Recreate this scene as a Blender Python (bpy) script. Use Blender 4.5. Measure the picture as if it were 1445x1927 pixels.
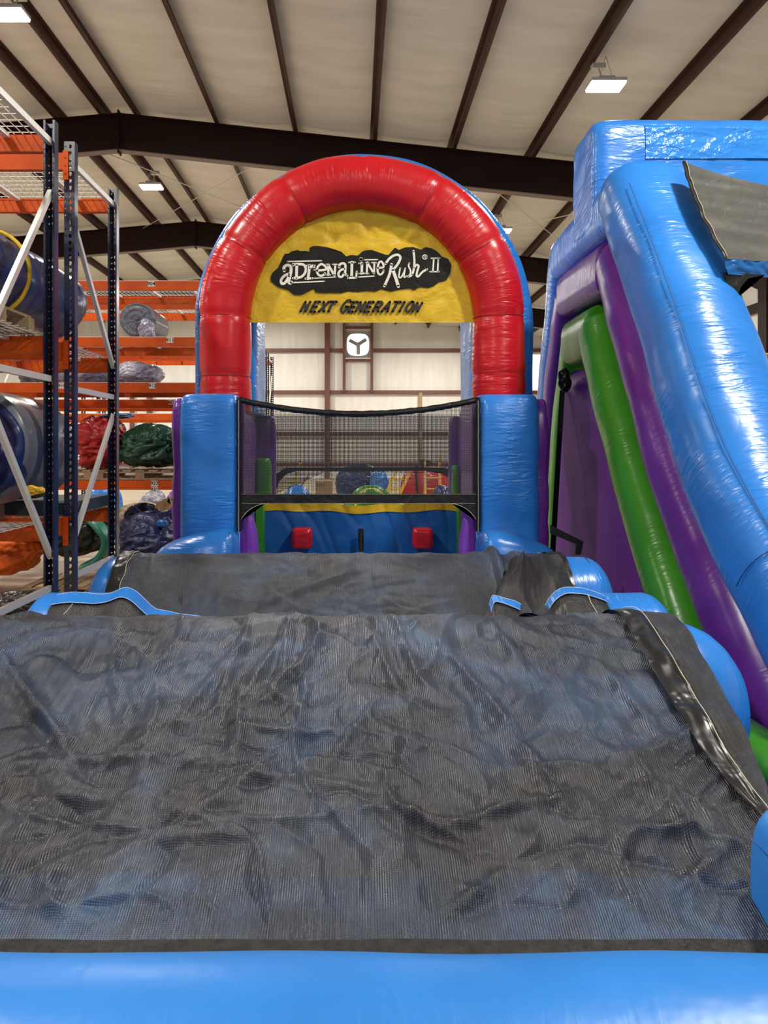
import bpy, bmesh, math, random
from math import sin, cos, pi, radians, sqrt, atan2
from mathutils import Vector, Matrix, noise as mnoise
random.seed(7)
for o in list(bpy.data.objects): bpy.data.objects.remove(o)
sc = bpy.context.scene
COL = sc.collection
F = 1447.0; H = 1.68; VX = 668.0; VY = 838.0
# ------------------------------------------------------------------ camera
cd = bpy.data.cameras.new('camera'); cam = bpy.data.objects.new('camera', cd); COL.objects.link(cam)
cam.location = (0, 0, H); cam.rotation_euler = (pi/2, 0, 0)
cd.sensor_fit = 'HORIZONTAL'; cd.sensor_width = 36; cd.lens = 36*F/1445
cd.shift_x = (722.5-VX)/1445; cd.shift_y = -(963.5-VY)/1445
cd.clip_start = .05; cd.clip_end = 200
sc.camera = cam
# ------------------------------------------------------------------ world, exposure
w = bpy.data.worlds.new('world'); sc.world = w; w.use_nodes = True
w.node_tree.nodes['Background'].inputs[0].default_value = (.92, .96, 1, 1)
w.node_tree.nodes['Background'].inputs[1].default_value = .55
sc.view_settings.view_transform = 'Standard'; sc.view_settings.look = 'None'
sc.view_settings.exposure = -.55; sc.view_settings.gamma = 1
sc.view_settings.use_curve_mapping = False
LAMP_W = 620
RIDGE_X = -4.84; RIDGE_Z = 6.8+H; SR = .107; SL = .085
def roof_z(x): return RIDGE_Z-(SR*(x-RIDGE_X) if x > RIDGE_X else SL*(RIDGE_X-x))
XL, XR, YB, YF = -20.0, 10.4, 38.6, -9.0

def R(px, py, d): return Vector(((px-VX)/F*d, d, H+(VY-py)/F*d))

# ------------------------------------------------------------------ materials
def mat(name, col, rough=.5, metal=0, spec=.5, bump=0, bscale=10, bdetail=3, coord='Object', stretch=(1,1,1), emis=None, es=0, coat=0,
        col2=None, cscale=3, cpos=(.35,.65), alpha=1, bdist=.02):
    m = bpy.data.materials.new(name); m.use_nodes = True
    nt = m.node_tree; b = nt.nodes['Principled BSDF']
    b.inputs['Base Color'].default_value = (*col, 1); b.inputs['Roughness'].default_value = rough
    b.inputs['Metallic'].default_value = metal; b.inputs['Specular IOR Level'].default_value = spec
    b.inputs['Coat Weight'].default_value = coat; b.inputs['Coat Roughness'].default_value = .12
    b.inputs['Alpha'].default_value = alpha
    if emis: b.inputs['Emission Color'].default_value = (*emis, 1); b.inputs['Emission Strength'].default_value = es
    tc = nt.nodes.new('ShaderNodeTexCoord')
    mp = nt.nodes.new('ShaderNodeMapping'); mp.inputs['Scale'].default_value = stretch
    nt.links.new(tc.outputs[coord], mp.inputs[0])
    if bump:
        n = nt.nodes.new('ShaderNodeTexNoise'); n.inputs['Scale'].default_value = bscale; n.inputs['Detail'].default_value = bdetail
        n.inputs['Distortion'].default_value = .6
        nt.links.new(mp.outputs[0], n.inputs['Vector'])
        bp = nt.nodes.new('ShaderNodeBump'); bp.inputs['Strength'].default_value = bump; bp.inputs['Distance'].default_value = bdist
        nt.links.new(n.outputs[0], bp.inputs['Height']); nt.links.new(bp.outputs[0], b.inputs['Normal'])
    if col2:
        n2 = nt.nodes.new('ShaderNodeTexNoise'); n2.inputs['Scale'].default_value = cscale; n2.inputs['Detail'].default_value = 4
        nt.links.new(tc.outputs['Object'], n2.inputs['Vector'])
        cr = nt.nodes.new('ShaderNodeValToRGB'); cr.color_ramp.elements[0].position = cpos[0]; cr.color_ramp.elements[1].position = cpos[1]
        cr.color_ramp.elements[0].color = (*col, 1); cr.color_ramp.elements[1].color = (*col2, 1)
        nt.links.new(n2.outputs[0], cr.inputs[0]); nt.links.new(cr.outputs[0], b.inputs['Base Color'])
    return m

def vinyl(name, col, rough=.28, pucker=.7, around=5, along=26, spec=.45, fine=.12):
    """glossy vinyl; UV u runs along a tube in metres, v round it in metres: puckers run round the tube, gathered along seams"""
    m = bpy.data.materials.new(name); m.use_nodes = True
    nt = m.node_tree; b = nt.nodes['Principled BSDF']
    c2 = tuple(min(1, c*1.12+.004) for c in col)
    b.inputs['Roughness'].default_value = rough; b.inputs['Specular IOR Level'].default_value = spec
    tc = nt.nodes.new('ShaderNodeTexCoord')
    n2 = nt.nodes.new('ShaderNodeTexNoise'); n2.inputs['Scale'].default_value = 1.7; n2.inputs['Detail'].default_value = 5
    nt.links.new(tc.outputs['Object'], n2.inputs['Vector'])
    cr = nt.nodes.new('ShaderNodeValToRGB'); cr.color_ramp.elements[0].position = .3; cr.color_ramp.elements[1].position = .7
    cr.color_ramp.elements[0].color = (*[c*.9 for c in col], 1); cr.color_ramp.elements[1].color = (*c2, 1)
    nt.links.new(n2.outputs[0], cr.inputs[0]); nt.links.new(cr.outputs[0], b.inputs['Base Color'])
    mp = nt.nodes.new('ShaderNodeMapping'); mp.inputs['Scale'].default_value = (along, around, 1)
    nt.links.new(tc.outputs['UV'], mp.inputs[0])
    n = nt.nodes.new('ShaderNodeTexNoise'); n.inputs['Scale'].default_value = 1; n.inputs['Detail'].default_value = 2.5; n.inputs['Distortion'].default_value = .8
    nt.links.new(mp.outputs[0], n.inputs['Vector'])
    msk = nt.nodes.new('ShaderNodeTexNoise'); msk.inputs['Scale'].default_value = 2.6; msk.inputs['Detail'].default_value = 1
    nt.links.new(tc.outputs['Object'], msk.inputs['Vector'])
    mr = nt.nodes.new('ShaderNodeMapRange'); mr.inputs['From Min'].default_value = .38; mr.inputs['From Max'].default_value = .62
    nt.links.new(msk.outputs[0], mr.inputs[0])
    mu = nt.nodes.new('ShaderNodeMath'); mu.operation = 'MULTIPLY'
    nt.links.new(n.outputs[0], mu.inputs[0]); nt.links.new(mr.outputs[0], mu.inputs[1])
    bp = nt.nodes.new('ShaderNodeBump'); bp.inputs['Strength'].default_value = pucker; bp.inputs['Distance'].default_value = .018
    nt.links.new(mu.outputs[0], bp.inputs['Height'])
    n3 = nt.nodes.new('ShaderNodeTexNoise'); n3.inputs['Scale'].default_value = 5; n3.inputs['Detail'].default_value = 3
    nt.links.new(tc.outputs['Object'], n3.inputs['Vector'])
    bp2 = nt.nodes.new('ShaderNodeBump'); bp2.inputs['Strength'].default_value = fine; bp2.inputs['Distance'].default_value = .03
    nt.links.new(n3.outputs[0], bp2.inputs['Height']); nt.links.new(bp2.outputs[0], bp.inputs['Normal'])
    nt.links.new(bp.outputs[0], b.inputs['Normal'])
    return m

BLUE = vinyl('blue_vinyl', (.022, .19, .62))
BLUE_SOFT = vinyl('blue_vinyl_smooth', (.024, .20, .62), rough=.36, pucker=.12, fine=.25)
RED = vinyl('red_vinyl', (.55, .008, .014), around=3.5, along=22)
PURPLE = vinyl('purple_vinyl', (.135, .022, .27), pucker=.25)
PANELP = vinyl('purple_panel_vinyl', (.15, .024, .29), pucker=.0, rough=.5, fine=.1, spec=.2)
VIOLET = vinyl('violet_vinyl', (.27, .075, .60), pucker=.2)
GREEN = vinyl('green_vinyl', (.045, .28, .012), pucker=.3)
BLUEPATCH = vinyl('blue_patch_vinyl', (.03, .22, .68), rough=.18, pucker=1, along=14, around=22, fine=.3)
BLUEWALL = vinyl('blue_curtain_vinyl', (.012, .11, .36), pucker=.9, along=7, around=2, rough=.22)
YELLOW = mat('yellow_vinyl', (.72, .47, .008), .5, bump=.75, bscale=5.5, bdetail=4, bdist=.035, col2=(.62, .385, .008), cscale=6)
YELLOWP = mat('yellow_paint', (.8, .5, .03), .4)
BLACKV = mat('black_vinyl', (.012, .011, .011), .32, bump=.7, bscale=8, bdetail=2, bdist=.02)
BLACKSTRAP = mat('black_webbing', (.006, .006, .007), .8)
PATCH = mat('logo_patch_black', (.010, .008, .007), .45, spec=.25, bump=.7, bscale=7, bdist=.02)
WHITEL = mat('cream_lettering', (.82, .8, .70), .5, bump=.3, bscale=12)
SLOGAN = mat('dark_brown_lettering', (.018, .013, .01), .5)
THREAD = mat('cream_stitching', (.6, .57, .42), .8)
PIPING = mat('pale_blue_piping', (.35, .55, .9), .5)
SEAM = mat('seam_blue', (.008, .06, .22), .6)
SEAMR = mat('seam_red', (.24, .004, .008), .6)
STEELB = mat('brown_painted_steel', (.05, .018, .013), .5, spec=.25, bump=.05, bscale=30)
STEELD = mat('dark_rafter_paint', (.017, .006, .004), .55, spec=.2)
GIRT = mat('red_oxide_girt', (.15, .055, .042), .5)
FLANGE = mat('rafter_flange_paint', (.16, .105, .09), .5)
ORANGE = mat('orange_beam_paint', (.60, .088, .005), .55, spec=.25, col2=(.48, .062, .004), cscale=4)
POST = mat('navy_rack_paint', (.006, .011, .04), .25, spec=.6)
GALV = mat('galvanised_steel', (.72, .71, .67), .4, metal=.35, bump=.1, bscale=40)
WOOD = mat('pallet_wood', (.38, .27, .15), .8, bump=.4, bscale=20, col2=(.24, .16, .09), cscale=6)
TAG = mat('paper_tag', (.7, .68, .6), .7)
INK = mat('tag_ink', (.02, .02, .02), .7)
CARD = mat('cardboard', (.36, .24, .13), .8)
NAVY = vinyl('navy_tarp', (.009, .016, .075), rough=.38, pucker=.8, along=9, around=9, fine=.5)
NAVYR = vinyl('navy_roll_vinyl', (.008, .022, .10), rough=.3, pucker=.7, along=9, around=6, fine=.4)
GREYV = vinyl('grey_vinyl', (.13, .14, .17), rough=.3, pucker=.4, along=9, around=5)
PINKR = vinyl('red_roll_vinyl', (.42, .015, .02), rough=.32, pucker=.5, along=9, around=6)
DKGREEN = vinyl('dark_green_tarp', (.010, .055, .028), rough=.32, pucker=.9, along=9, around=9, fine=.5)
TARPRED = vinyl('red_tarp', (.36, .010, .012), rough=.36, pucker=.9, along=9, around=9, fine=.5)
TARPOR = vinyl('orange_tarp', (.75, .13, .01), rough=.42, pucker=.9, along=8, around=8, fine=.6)
TARPBLK = vinyl('black_tarp', (.009, .009, .010), rough=.3, pucker=.9, along=9, around=9, fine=.5)
TEAL = vinyl('teal_tarp', (.004, .13, .085), rough=.4, pucker=.5)
PLASTIC = mat('clear_wrap', (.42, .41, .48), .18, bump=1, bscale=16, bdist=.03, col2=(.16, .15, .26), cscale=7)
TAN = mat('tan_canvas', (.30, .24, .17), .8, bump=.5, bscale=6)
TEALCRATE = mat('dark_teal_crate', (.01, .03, .04), .6)
LAMPMAT = mat('lamp_panel', (1, 1, 1), .5, emis=(1, .93, .82), es=30)
LAMPBODY = mat('lamp_housing', (.55, .55, .53), .5)
DAY = mat('daylight_opening', (1, 1, 1), .5, emis=(.95, .98, 1), es=2.6)
FANM = mat('fan_blade_metal', (.30, .29, .26), .5)

def insulation(name, axis):
    m = bpy.data.materials.new(name); m.use_nodes = True
    nt = m.node_tree; b = nt.nodes['Principled BSDF']
    b.inputs['Roughness'].default_value = .45; b.inputs['Specular IOR Level'].default_value = .3
    tc = nt.nodes.new('ShaderNodeTexCoord')
    mp = nt.nodes.new('ShaderNodeMapping'); mp.inputs['Scale'].default_value = (.5, 1.6, 1) if axis == 'Y' else (2.2, 1, .4)
    nt.links.new(tc.outputs['Object'], mp.inputs[0])
    n = nt.nodes.new('ShaderNodeTexNoise'); n.inputs['Scale'].default_value = 1.6; n.inputs['Detail'].default_value = 5
    nt.links.new(mp.outputs[0], n.inputs['Vector'])
    cr = nt.nodes.new('ShaderNodeValToRGB'); cr.color_ramp.elements[0].position = .3; cr.color_ramp.elements[1].position = .7
    cr.color_ramp.elements[0].color = (.60, .58, .535, 1) if axis == 'Y' else (.74, .72, .68, 1); cr.color_ramp.elements[1].color = (.70, .68, .64, 1) if axis == 'Y' else (.84, .82, .78, 1)
    nt.links.new(n.outputs[0], cr.inputs[0]); nt.links.new(cr.outputs[0], b.inputs['Base Color'])
    wv = nt.nodes.new('ShaderNodeTexWave'); wv.wave_type = 'BANDS'; wv.bands_direction = axis if axis == 'Y' else 'X'
    wv.wave_profile = 'SAW'; wv.inputs['Scale'].default_value = .17; wv.inputs['Distortion'].default_value = .35
    wv.inputs['Detail'].default_value = 2
    nt.links.new(tc.outputs['Object'], wv.inputs['Vector'])
    bp = nt.nodes.new('ShaderNodeBump'); bp.inputs['Strength'].default_value = .9; bp.inputs['Distance'].default_value = .12
    nt.links.new(wv.outputs['Fac'], bp.inputs['Height'])
    bp2 = nt.nodes.new('ShaderNodeBump'); bp2.inputs['Strength'].default_value = .5; bp2.inputs['Distance'].default_value = .08
    nt.links.new(n.outputs[0], bp2.inputs['Height']); nt.links.new(bp.outputs[0], bp2.inputs['Normal'])
    nt.links.new(bp2.outputs[0], b.inputs['Normal'])
    return m
INS_ROOF = insulation('white_insulation_roof', 'Y'); INS_WALL = insulation('white_insulation_wall', 'X')

def mesh_fabric(name, ca, cb, cc, rib=.0068, bands=None):
    """woven shade cloth; ribs run along UV v, u in metres across"""
    m = bpy.data.materials.new(name); m.use_nodes = True
    nt = m.node_tree; L = nt.links; b = nt.nodes['Principled BSDF']
    b.inputs['Roughness'].default_value = .36; b.inputs['Specular IOR Level'].default_value = .6
    tc = nt.nodes.new('ShaderNodeTexCoord')
    n = nt.nodes.new('ShaderNodeTexNoise'); n.inputs['Scale'].default_value = 2.2; n.inputs['Detail'].default_value = 7; n.inputs['Roughness'].default_value = .6
    n.inputs['Distortion'].default_value = .8
    L.new(tc.outputs['UV'], n.inputs['Vector'])
    cr = nt.nodes.new('ShaderNodeValToRGB'); e = cr.color_ramp.elements
    e[0].position = .33; e[0].color = (*ca, 1); e[1].position = .68; e[1].color = (*cc, 1)
    k = e.new(.5); k.color = (*cb, 1)
    L.new(n.outputs[0], cr.inputs[0])
    sp = nt.nodes.new('ShaderNodeSeparateXYZ'); L.new(tc.outputs['UV'], sp.inputs[0])
    mul = nt.nodes.new('ShaderNodeMath'); mul.operation = 'MULTIPLY'; mul.inputs[1].default_value = 2*pi/rib; L.new(sp.outputs[0], mul.inputs[0])
    sn = nt.nodes.new('ShaderNodeMath'); sn.operation = 'SINE'; L.new(mul.outputs[0], sn.inputs[0])
    mul2 = nt.nodes.new('ShaderNodeMath'); mul2.operation = 'MULTIPLY'; mul2.inputs[1].default_value = 2*pi/(rib*.8); L.new(sp.outputs[1], mul2.inputs[0])
    sn2 = nt.nodes.new('ShaderNodeMath'); sn2.operation = 'SINE'; L.new(mul2.outputs[0], sn2.inputs[0])
    ad = nt.nodes.new('ShaderNodeMath'); ad.operation = 'MULTIPLY_ADD'; ad.inputs[1].default_value = .25; L.new(sn2.outputs[0], ad.inputs[0]); L.new(sn.outputs[0], ad.inputs[2])
    # worn, dusty threads: noise streaks along the ribs
    mp = nt.nodes.new('ShaderNodeMapping'); mp.inputs['Scale'].default_value = (110, 5, 1); L.new(tc.outputs['UV'], mp.inputs[0])
    ns = nt.nodes.new('ShaderNodeTexNoise'); ns.inputs['Scale'].default_value = 1; ns.inputs['Detail'].default_value = 3; L.new(mp.outputs[0], ns.inputs['Vector'])
    mr = nt.nodes.new('ShaderNodeMapRange'); mr.inputs['From Min'].default_value = .5; mr.inputs['From Max'].default_value = .75; mr.inputs['To Max'].default_value = .30
    L.new(ns.outputs[0], mr.inputs[0])
    mx = nt.nodes.new('ShaderNodeMix'); mx.data_type = 'RGBA'; mx.inputs['B'].default_value = (.11, .12, .14, 1)
    L.new(mr.outputs[0], mx.inputs['Factor']); L.new(cr.outputs[0], mx.inputs['A'])
    mr2 = nt.nodes.new('ShaderNodeMapRange'); mr2.inputs['From Min'].default_value = -1.2; mr2.inputs['From Max'].default_value = 1.2; mr2.inputs['To Min'].default_value = .55; mr2.inputs['To Max'].default_value = 1.35
    L.new(ad.outputs[0], mr2.inputs[0])
    mm = nt.nodes.new('ShaderNodeMix'); mm.data_type = 'RGBA'; mm.blend_type = 'MULTIPLY'; mm.inputs['Factor'].default_value = 1
    L.new(mx.outputs['Result'], mm.inputs['A']); L.new(mr2.outputs[0], mm.inputs['B'])
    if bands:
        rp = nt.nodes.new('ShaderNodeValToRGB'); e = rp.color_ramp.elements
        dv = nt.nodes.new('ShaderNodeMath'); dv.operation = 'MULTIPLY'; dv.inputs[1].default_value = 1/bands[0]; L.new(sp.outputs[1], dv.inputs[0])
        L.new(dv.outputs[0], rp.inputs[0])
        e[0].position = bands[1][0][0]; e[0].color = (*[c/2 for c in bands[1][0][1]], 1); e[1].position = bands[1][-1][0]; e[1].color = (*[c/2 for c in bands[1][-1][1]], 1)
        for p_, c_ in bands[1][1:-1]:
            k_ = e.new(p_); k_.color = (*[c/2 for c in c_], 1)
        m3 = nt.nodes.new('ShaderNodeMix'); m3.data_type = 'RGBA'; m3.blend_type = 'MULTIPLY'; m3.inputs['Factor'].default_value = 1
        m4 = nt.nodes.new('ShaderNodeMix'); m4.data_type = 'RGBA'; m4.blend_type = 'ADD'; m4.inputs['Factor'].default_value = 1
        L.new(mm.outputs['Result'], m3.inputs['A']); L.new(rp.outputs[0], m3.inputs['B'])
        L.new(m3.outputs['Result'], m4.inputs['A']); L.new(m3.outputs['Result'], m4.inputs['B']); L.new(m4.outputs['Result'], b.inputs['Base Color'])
    else: L.new(mm.outputs['Result'], b.inputs['Base Color'])
    bp = nt.nodes.new('ShaderNodeBump'); bp.inputs['Strength'].default_value = .55; bp.inputs['Distance'].default_value = .0025
    L.new(ad.outputs[0], bp.inputs['Height'])
    n5 = nt.nodes.new('ShaderNodeTexNoise'); n5.inputs['Scale'].default_value = 9; n5.inputs['Detail'].default_value = 5; n5.inputs['Distortion'].default_value = 1
    L.new(tc.outputs['UV'], n5.inputs['Vector'])
    bp2 = nt.nodes.new('ShaderNodeBump'); bp2.inputs['Strength'].default_value = .45; bp2.inputs['Distance'].default_value = .03
    L.new(n5.outputs[0], bp2.inputs['Height']); L.new(bp2.outputs[0], bp.inputs['Normal']); L.new(bp.outputs[0], b.inputs['Normal'])
    return m
CLOTH = mesh_fabric('climbing_mesh_dark', (.011, .013, .018), (.023, .031, .050), (.040, .072, .13))
CLOTH_FLAP = mesh_fabric('black_flap_mesh', (.014, .013, .012), (.022, .021, .02), (.04, .038, .036))
HEMCLOTH = mat('black_hem_mesh', (.014, .013, .011), .6, bump=.5, bscale=60, col2=(.028, .026, .022), cscale=30, spec=.3)
CLOTH_ROOF = mesh_fabric('grey_shade_cloth', (.07, .068, .06), (.085, .082, .073), (.11, .105, .09))

def netting(name, cover, col):
    m = bpy.data.materials.new(name); m.use_nodes = True
    nt = m.node_tree; L = nt.links; b = nt.nodes['Principled BSDF']
    b.inputs['Base Color'].default_value = (*col, 1); b.inputs['Roughness'].default_value = .7
    tc = nt.nodes.new('ShaderNodeTexCoord')
    sp = nt.nodes.new('ShaderNodeSeparateXYZ'); L.new(tc.outputs['Object'], sp.inputs[0])
    outs = []
    for k in (0, 2):
        a = nt.nodes.new('ShaderNodeMath'); a.operation = 'MULTIPLY'; a.inputs[1].default_value = 1/.012; L.new(sp.outputs[k], a.inputs[0])
        f = nt.nodes.new('ShaderNodeMath'); f.operation = 'FRACT'; L.new(a.outputs[0], f.inputs[0])
        g = nt.nodes.new('ShaderNodeMath'); g.operation = 'LESS_THAN'; g.inputs[1].default_value = cover; L.new(f.outputs[0], g.inputs[0]); outs.append(g)
    mx = nt.nodes.new('ShaderNodeMath'); mx.operation = 'MAXIMUM'; L.new(outs[0].outputs[0], mx.inputs[0]); L.new(outs[1].outputs[0], mx.inputs[1])
    L.new(mx.outputs[0], b.inputs['Alpha'])
    return m
NET = netting('black_safety_netting', .36, (.02, .02, .022))
NETB = netting('black_rear_netting', .34, (.015, .015, .016))

def concrete():
    return mat('concrete_floor', (.33, .27, .19), .45, bump=.15, bscale=3, col2=(.42, .35, .25), cscale=.8)
CONC = concrete()

# ------------------------------------------------------------------ object helpers
def link(name, bm, m, parent=None, smooth=True, recalc=True):
    if recalc: bmesh.ops.recalc_face_normals(bm, faces=bm.faces)
    me = bpy.data.meshes.new(name); bm.to_mesh(me); bm.free()
    me.materials.append(m)
    if smooth:
        for p in me.polygons: p.use_smooth = True
    o = bpy.data.objects.new(name, me); COL.objects.link(o)
    if parent:
        o.parent = parent
        if parent.type == 'EMPTY': o.matrix_parent_inverse = Matrix.Translation(-parent.location)
    return o
def thing(name, label, cat, loc=(0, 0, 0), group=None):
    o = bpy.data.objects.new(name, None); COL.objects.link(o); o.location = loc; o.empty_display_size = .2
    o['label'] = label; o['category'] = cat
    if group: o['group'] = group
    return o
def tag(o, label, cat, group=None):
    o['label'] = label; o['category'] = cat
    if group: o['group'] = group
    return o
def structure(o): o['kind'] = 'structure'; return o
def autosm(o, ang=40):
    me = o.data
    bm = bmesh.new(); bm.from_mesh(me)
    for e in bm.edges:
        if len(e.link_faces) == 2 and e.calc_face_angle(0) > radians(ang): e.smooth = False
    bm.to_mesh(me); bm.free(); return o

def box(bm, x0, x1, y0, y1, z0, z1, M=None):
    vs = [bm.verts.new((x, y, z)) for x in (x0, x1) for y in (y0, y1) for z in (z0, z1)]
    for f in ((0,1,3,2),(4,6,7,5),(0,4,5,1),(2,3,7,6),(0,2,6,4),(1,5,7,3)): bm.faces.new([vs[i] for i in f])
    if M is not None:
        for v in vs: v.co = M @ v.co
    return vs
def bar(bm, a, b, w, h, up=Vector((0, 0, 1))):
    """rectangular bar from a to b"""
    a = Vector(a); b = Vector(b); t = (b-a).normalized(); s = t.cross(up)
    if s.length < 1e-4: s = t.cross(Vector((1, 0, 0)))
    s.normalize(); n = s.cross(t)
    vs = [bm.verts.new(p+s*sx*w/2+n*sy*h/2) for p in (a, b) for sx, sy in ((-1,-1),(1,-1),(1,1),(-1,1))]
    for f in ((0,1,2,3),(7,6,5,4),(0,4,5,1),(1,5,6,2),(2,6,7,3),(3,7,4,0)): bm.faces.new([vs[i] for i in f])
def tube(bm, pts, r, seg=6):
    pts = [Vector(p) for p in pts]; rings = []
    ref = Vector((0, 0, 1)); 
    for i, p in enumerate(pts):
        t = (pts[min(i+1, len(pts)-1)]-pts[max(i-1, 0)]).normalized()
        s = t.cross(ref)
        if s.length < .05: s = t.cross(Vector((1, 0, 0)))
        s.normalize(); n = s.cross(t)
        rings.append([bm.verts.new(p+(s*cos(2*pi*k/seg)+n*sin(2*pi*k/seg))*r) for k in range(seg)])
    for a, b in zip(rings, rings[1:]):
        for k in range(seg): bm.faces.new((a[k], a[(k+1) % seg], b[(k+1) % seg], b[k]))
    bm.faces.new(rings[0][::-1]); bm.faces.new(rings[-1])
def smooth_path(pts, n):
    """Catmull-Rom through pts (tuples of any length), resampled evenly to n points"""
    P = [tuple(map(float, p)) for p in pts]; P = [tuple(2*a-b for a, b in zip(P[0], P[1]))]+P+[tuple(2*a-b for a, b in zip(P[-1], P[-2]))]
    out = []
    for i in range(1, len(P)-2):
        for k in range(16):
            t = k/16
            out.append(tuple(.5*((2*b)+(-a+c)*t+(2*a-5*b+4*c-d)*t*t+(-a+3*b-3*c+d)*t**3) for a, b, c, d in zip(P[i-1], P[i], P[i+1], P[i+2])))
    out.append(P[-2])
    L = [0]
    for a, b in zip(out, out[1:]): L.append(L[-1]+sqrt(sum((x-y)**2 for x, y in zip(a[:3], b[:3]))))
    res = []; j = 0
    for k in range(n):
        s = L[-1]*k/(n-1)
        while j < len(L)-2 and L[j+1] < s: j += 1
        t = (s-L[j])/max(1e-9, L[j+1]-L[j]); t = min(1, max(0, t))
        res.append(tuple(a+(b-a)*t for a, b in zip(out[j], out[j+1])))
    return res
def sweep(bm, path, side, a, b, nr=80, seg=32, e=2.0, caps=(1, 1), pinch=(), pdepth=.05, pw=.05, uvo=0, lump=0, seed=0, arc=None):
    """path: (x,y,z) or (x,y,z,scale); side: constant vector; a half-size along side, b in-plane half-size. Rings get puckers at 'pinch' (fractions)."""
    side = Vector(side).normalized()
    P = smooth_path([tuple(p)+((1,) if len(p) == 3 else ()) for p in path], nr)
    pts = [Vector(p[:3]) for p in P]; sc_ = [p[3] for p in P]
    Ls = [0]
    for p, q in zip(pts, pts[1:]): Ls.append(Ls[-1]+(q-p).length)
    tot = Ls[-1]; uvl = bm.loops.layers.uv.verify(); rings = []; us = []
    def ring(p, t, k, u):
        n = side.cross(t).normalized(); vs = []
        for i in range(seg):
            th = 2*pi*i/seg; c, s = cos(th), sin(th)
            q = (abs(c)**e+abs(s)**e)**(-1/e)
            v = p+side*(a*c*q*k)+n*(b*s*q*k)
            vs.append(v)
        return vs
    def tang(i): return (pts[min(i+1, nr-1)]-pts[max(i-1, 0)]).normalized()
    seq = []
    CN = 7
    if caps[0]:
        t = tang(0)
        for k in range(CN):
            ph = pi/2*k/CN; seq.append((pts[0]-t*(min(a, b)*caps[0]*cos(ph)), t, max(.02, sin(ph))*sc_[0], -min(a, b)*cos(ph)))
    for i in range(nr):
        kk = sc_[i]
        for f in pinch: kk *= 1-pdepth*math.exp(-((Ls[i]-f*tot)/pw)**2)
        seq.append((pts[i], tang(i), kk, Ls[i]))
    if caps[1]:
        t = tang(nr-1)
        for k in range(1, CN+1):
            ph = pi/2*k/CN; seq.append((pts[-1]+t*(min(a, b)*caps[1]*sin(ph)), t, max(.02, cos(ph))*sc_[-1], tot+min(a, b)*sin(ph)))
    per = 2*pi*(a+b)/2
    for (p, t, k, u) in seq:
        vs = ring(p, t, k, u)
        if lump:
            vs = [v+(v-p).normalized()*lump*mnoise.noise(v*2.3+Vector((seed, 0, 0))) for v in vs]
        rings.append([bm.verts.new(v) for v in vs]); us.append(u+uvo)
    for j in range(len(rings)-1):
        for i in range(seg):
            f = bm.faces.new((rings[j][i], rings[j][(i+1) % seg], rings[j+1][(i+1) % seg], rings[j+1][i]))
            for l, (uu, vv) in zip(f.loops, ((us[j], i), (us[j], i+1), (us[j+1], i+1), (us[j+1], i))): l[uvl].uv = (uu, vv*per/seg)
    if caps[0] or True: bm.faces.new(rings[0][::-1])
    bm.faces.new(rings[-1])
    return pts
def puff(bm, c, h, ax='x', ec=4, ea=4, n=14, lump=0, seed=0, freq=2.0, fold=0, M=None, taper=None):
    """superquadric pillow: cross-section exponent ec, exponent along axis ea"""
    uvl = bm.loops.layers.uv.verify(); start = len(bm.verts); vmap = {}
    def V(p):
        key = tuple(round(x, 5) for x in p)
        if key in vmap: return vmap[key]
        x, y, z = p
        if ax == 'x': u, v, ww = x, y, z
        elif ax == 'y': u, v, ww = y, x, z
        else: u, v, ww = z, x, y
        f = ((abs(v)**ec+abs(ww)**ec)**(ea/ec)+abs(u)**ea)**(1/ea)
        q = Vector(p)/f
        co = Vector((q.x*h[0], q.y*h[1], q.z*h[2]))
        if lump or fold:
            d = Vector(p).normalized(); w_ = Vector((co.x*.8, co.y, co.z*1.9))*freq+Vector((seed*3.1, seed*1.7, seed))
            s = mnoise.noise(w_)*lump
            if fold:
                w2 = w_*2.2+Vector((mnoise.noise(w_), mnoise.noise(w_+Vector((5, 5, 5))), mnoise.noise(w_+Vector((9, 1, 4)))))*1.5
                s -= fold*(max(0, 1-abs(mnoise.noise(w2))*5))**1.5
                s += fold*.25*mnoise.noise(w2*2.2)
            co += d*s
        if taper: co = taper(co)
        co = co+Vector(c)
        if M is not None: co = M @ co
        vmap[key] = bm.verts.new(co); return vmap[key]
    g = [tan_(-1+2*i/n) for i in range(n+1)]
    for a in range(3):
        for s in (-1, 1):
            for i in range(n):
                for j in range(n):
                    q = []
                    for (ii, jj) in ((i, j), (i+1, j), (i+1, j+1), (i, j+1)):
                        p = [0, 0, 0]; p[a] = s; p[(a+1) % 3] = g[ii]; p[(a+2) % 3] = g[jj]; q.append(V(tuple(p)))
                    try: f = bm.faces.new(q)
                    except ValueError: continue
                    for l in f.loops:
                        co = l.vert.co; l[uvl].uv = (co.z+co.y*.3, co.x+co.y*.7)
def tan_(x): return math.tan(x*pi/4)
def surf(bm, fn, nu, nv, uvf=None):
    uvl = bm.loops.layers.uv.verify(); g = []
    for i in range(nu+1):
        g.append([bm.verts.new(fn(i/nu, j/nv)) for j in range(nv+1)])
    for i in range(nu):
        for j in range(nv):
            f = bm.faces.new((g[i][j], g[i+1][j], g[i+1][j+1], g[i][j+1]))
            for l, (a, b) in zip(f.loops, ((i, j), (i+1, j), (i+1, j+1), (i, j+1))): l[uvl].uv = uvf(a/nu, b/nv) if uvf else (a/nu, b/nv)
    return g
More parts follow.
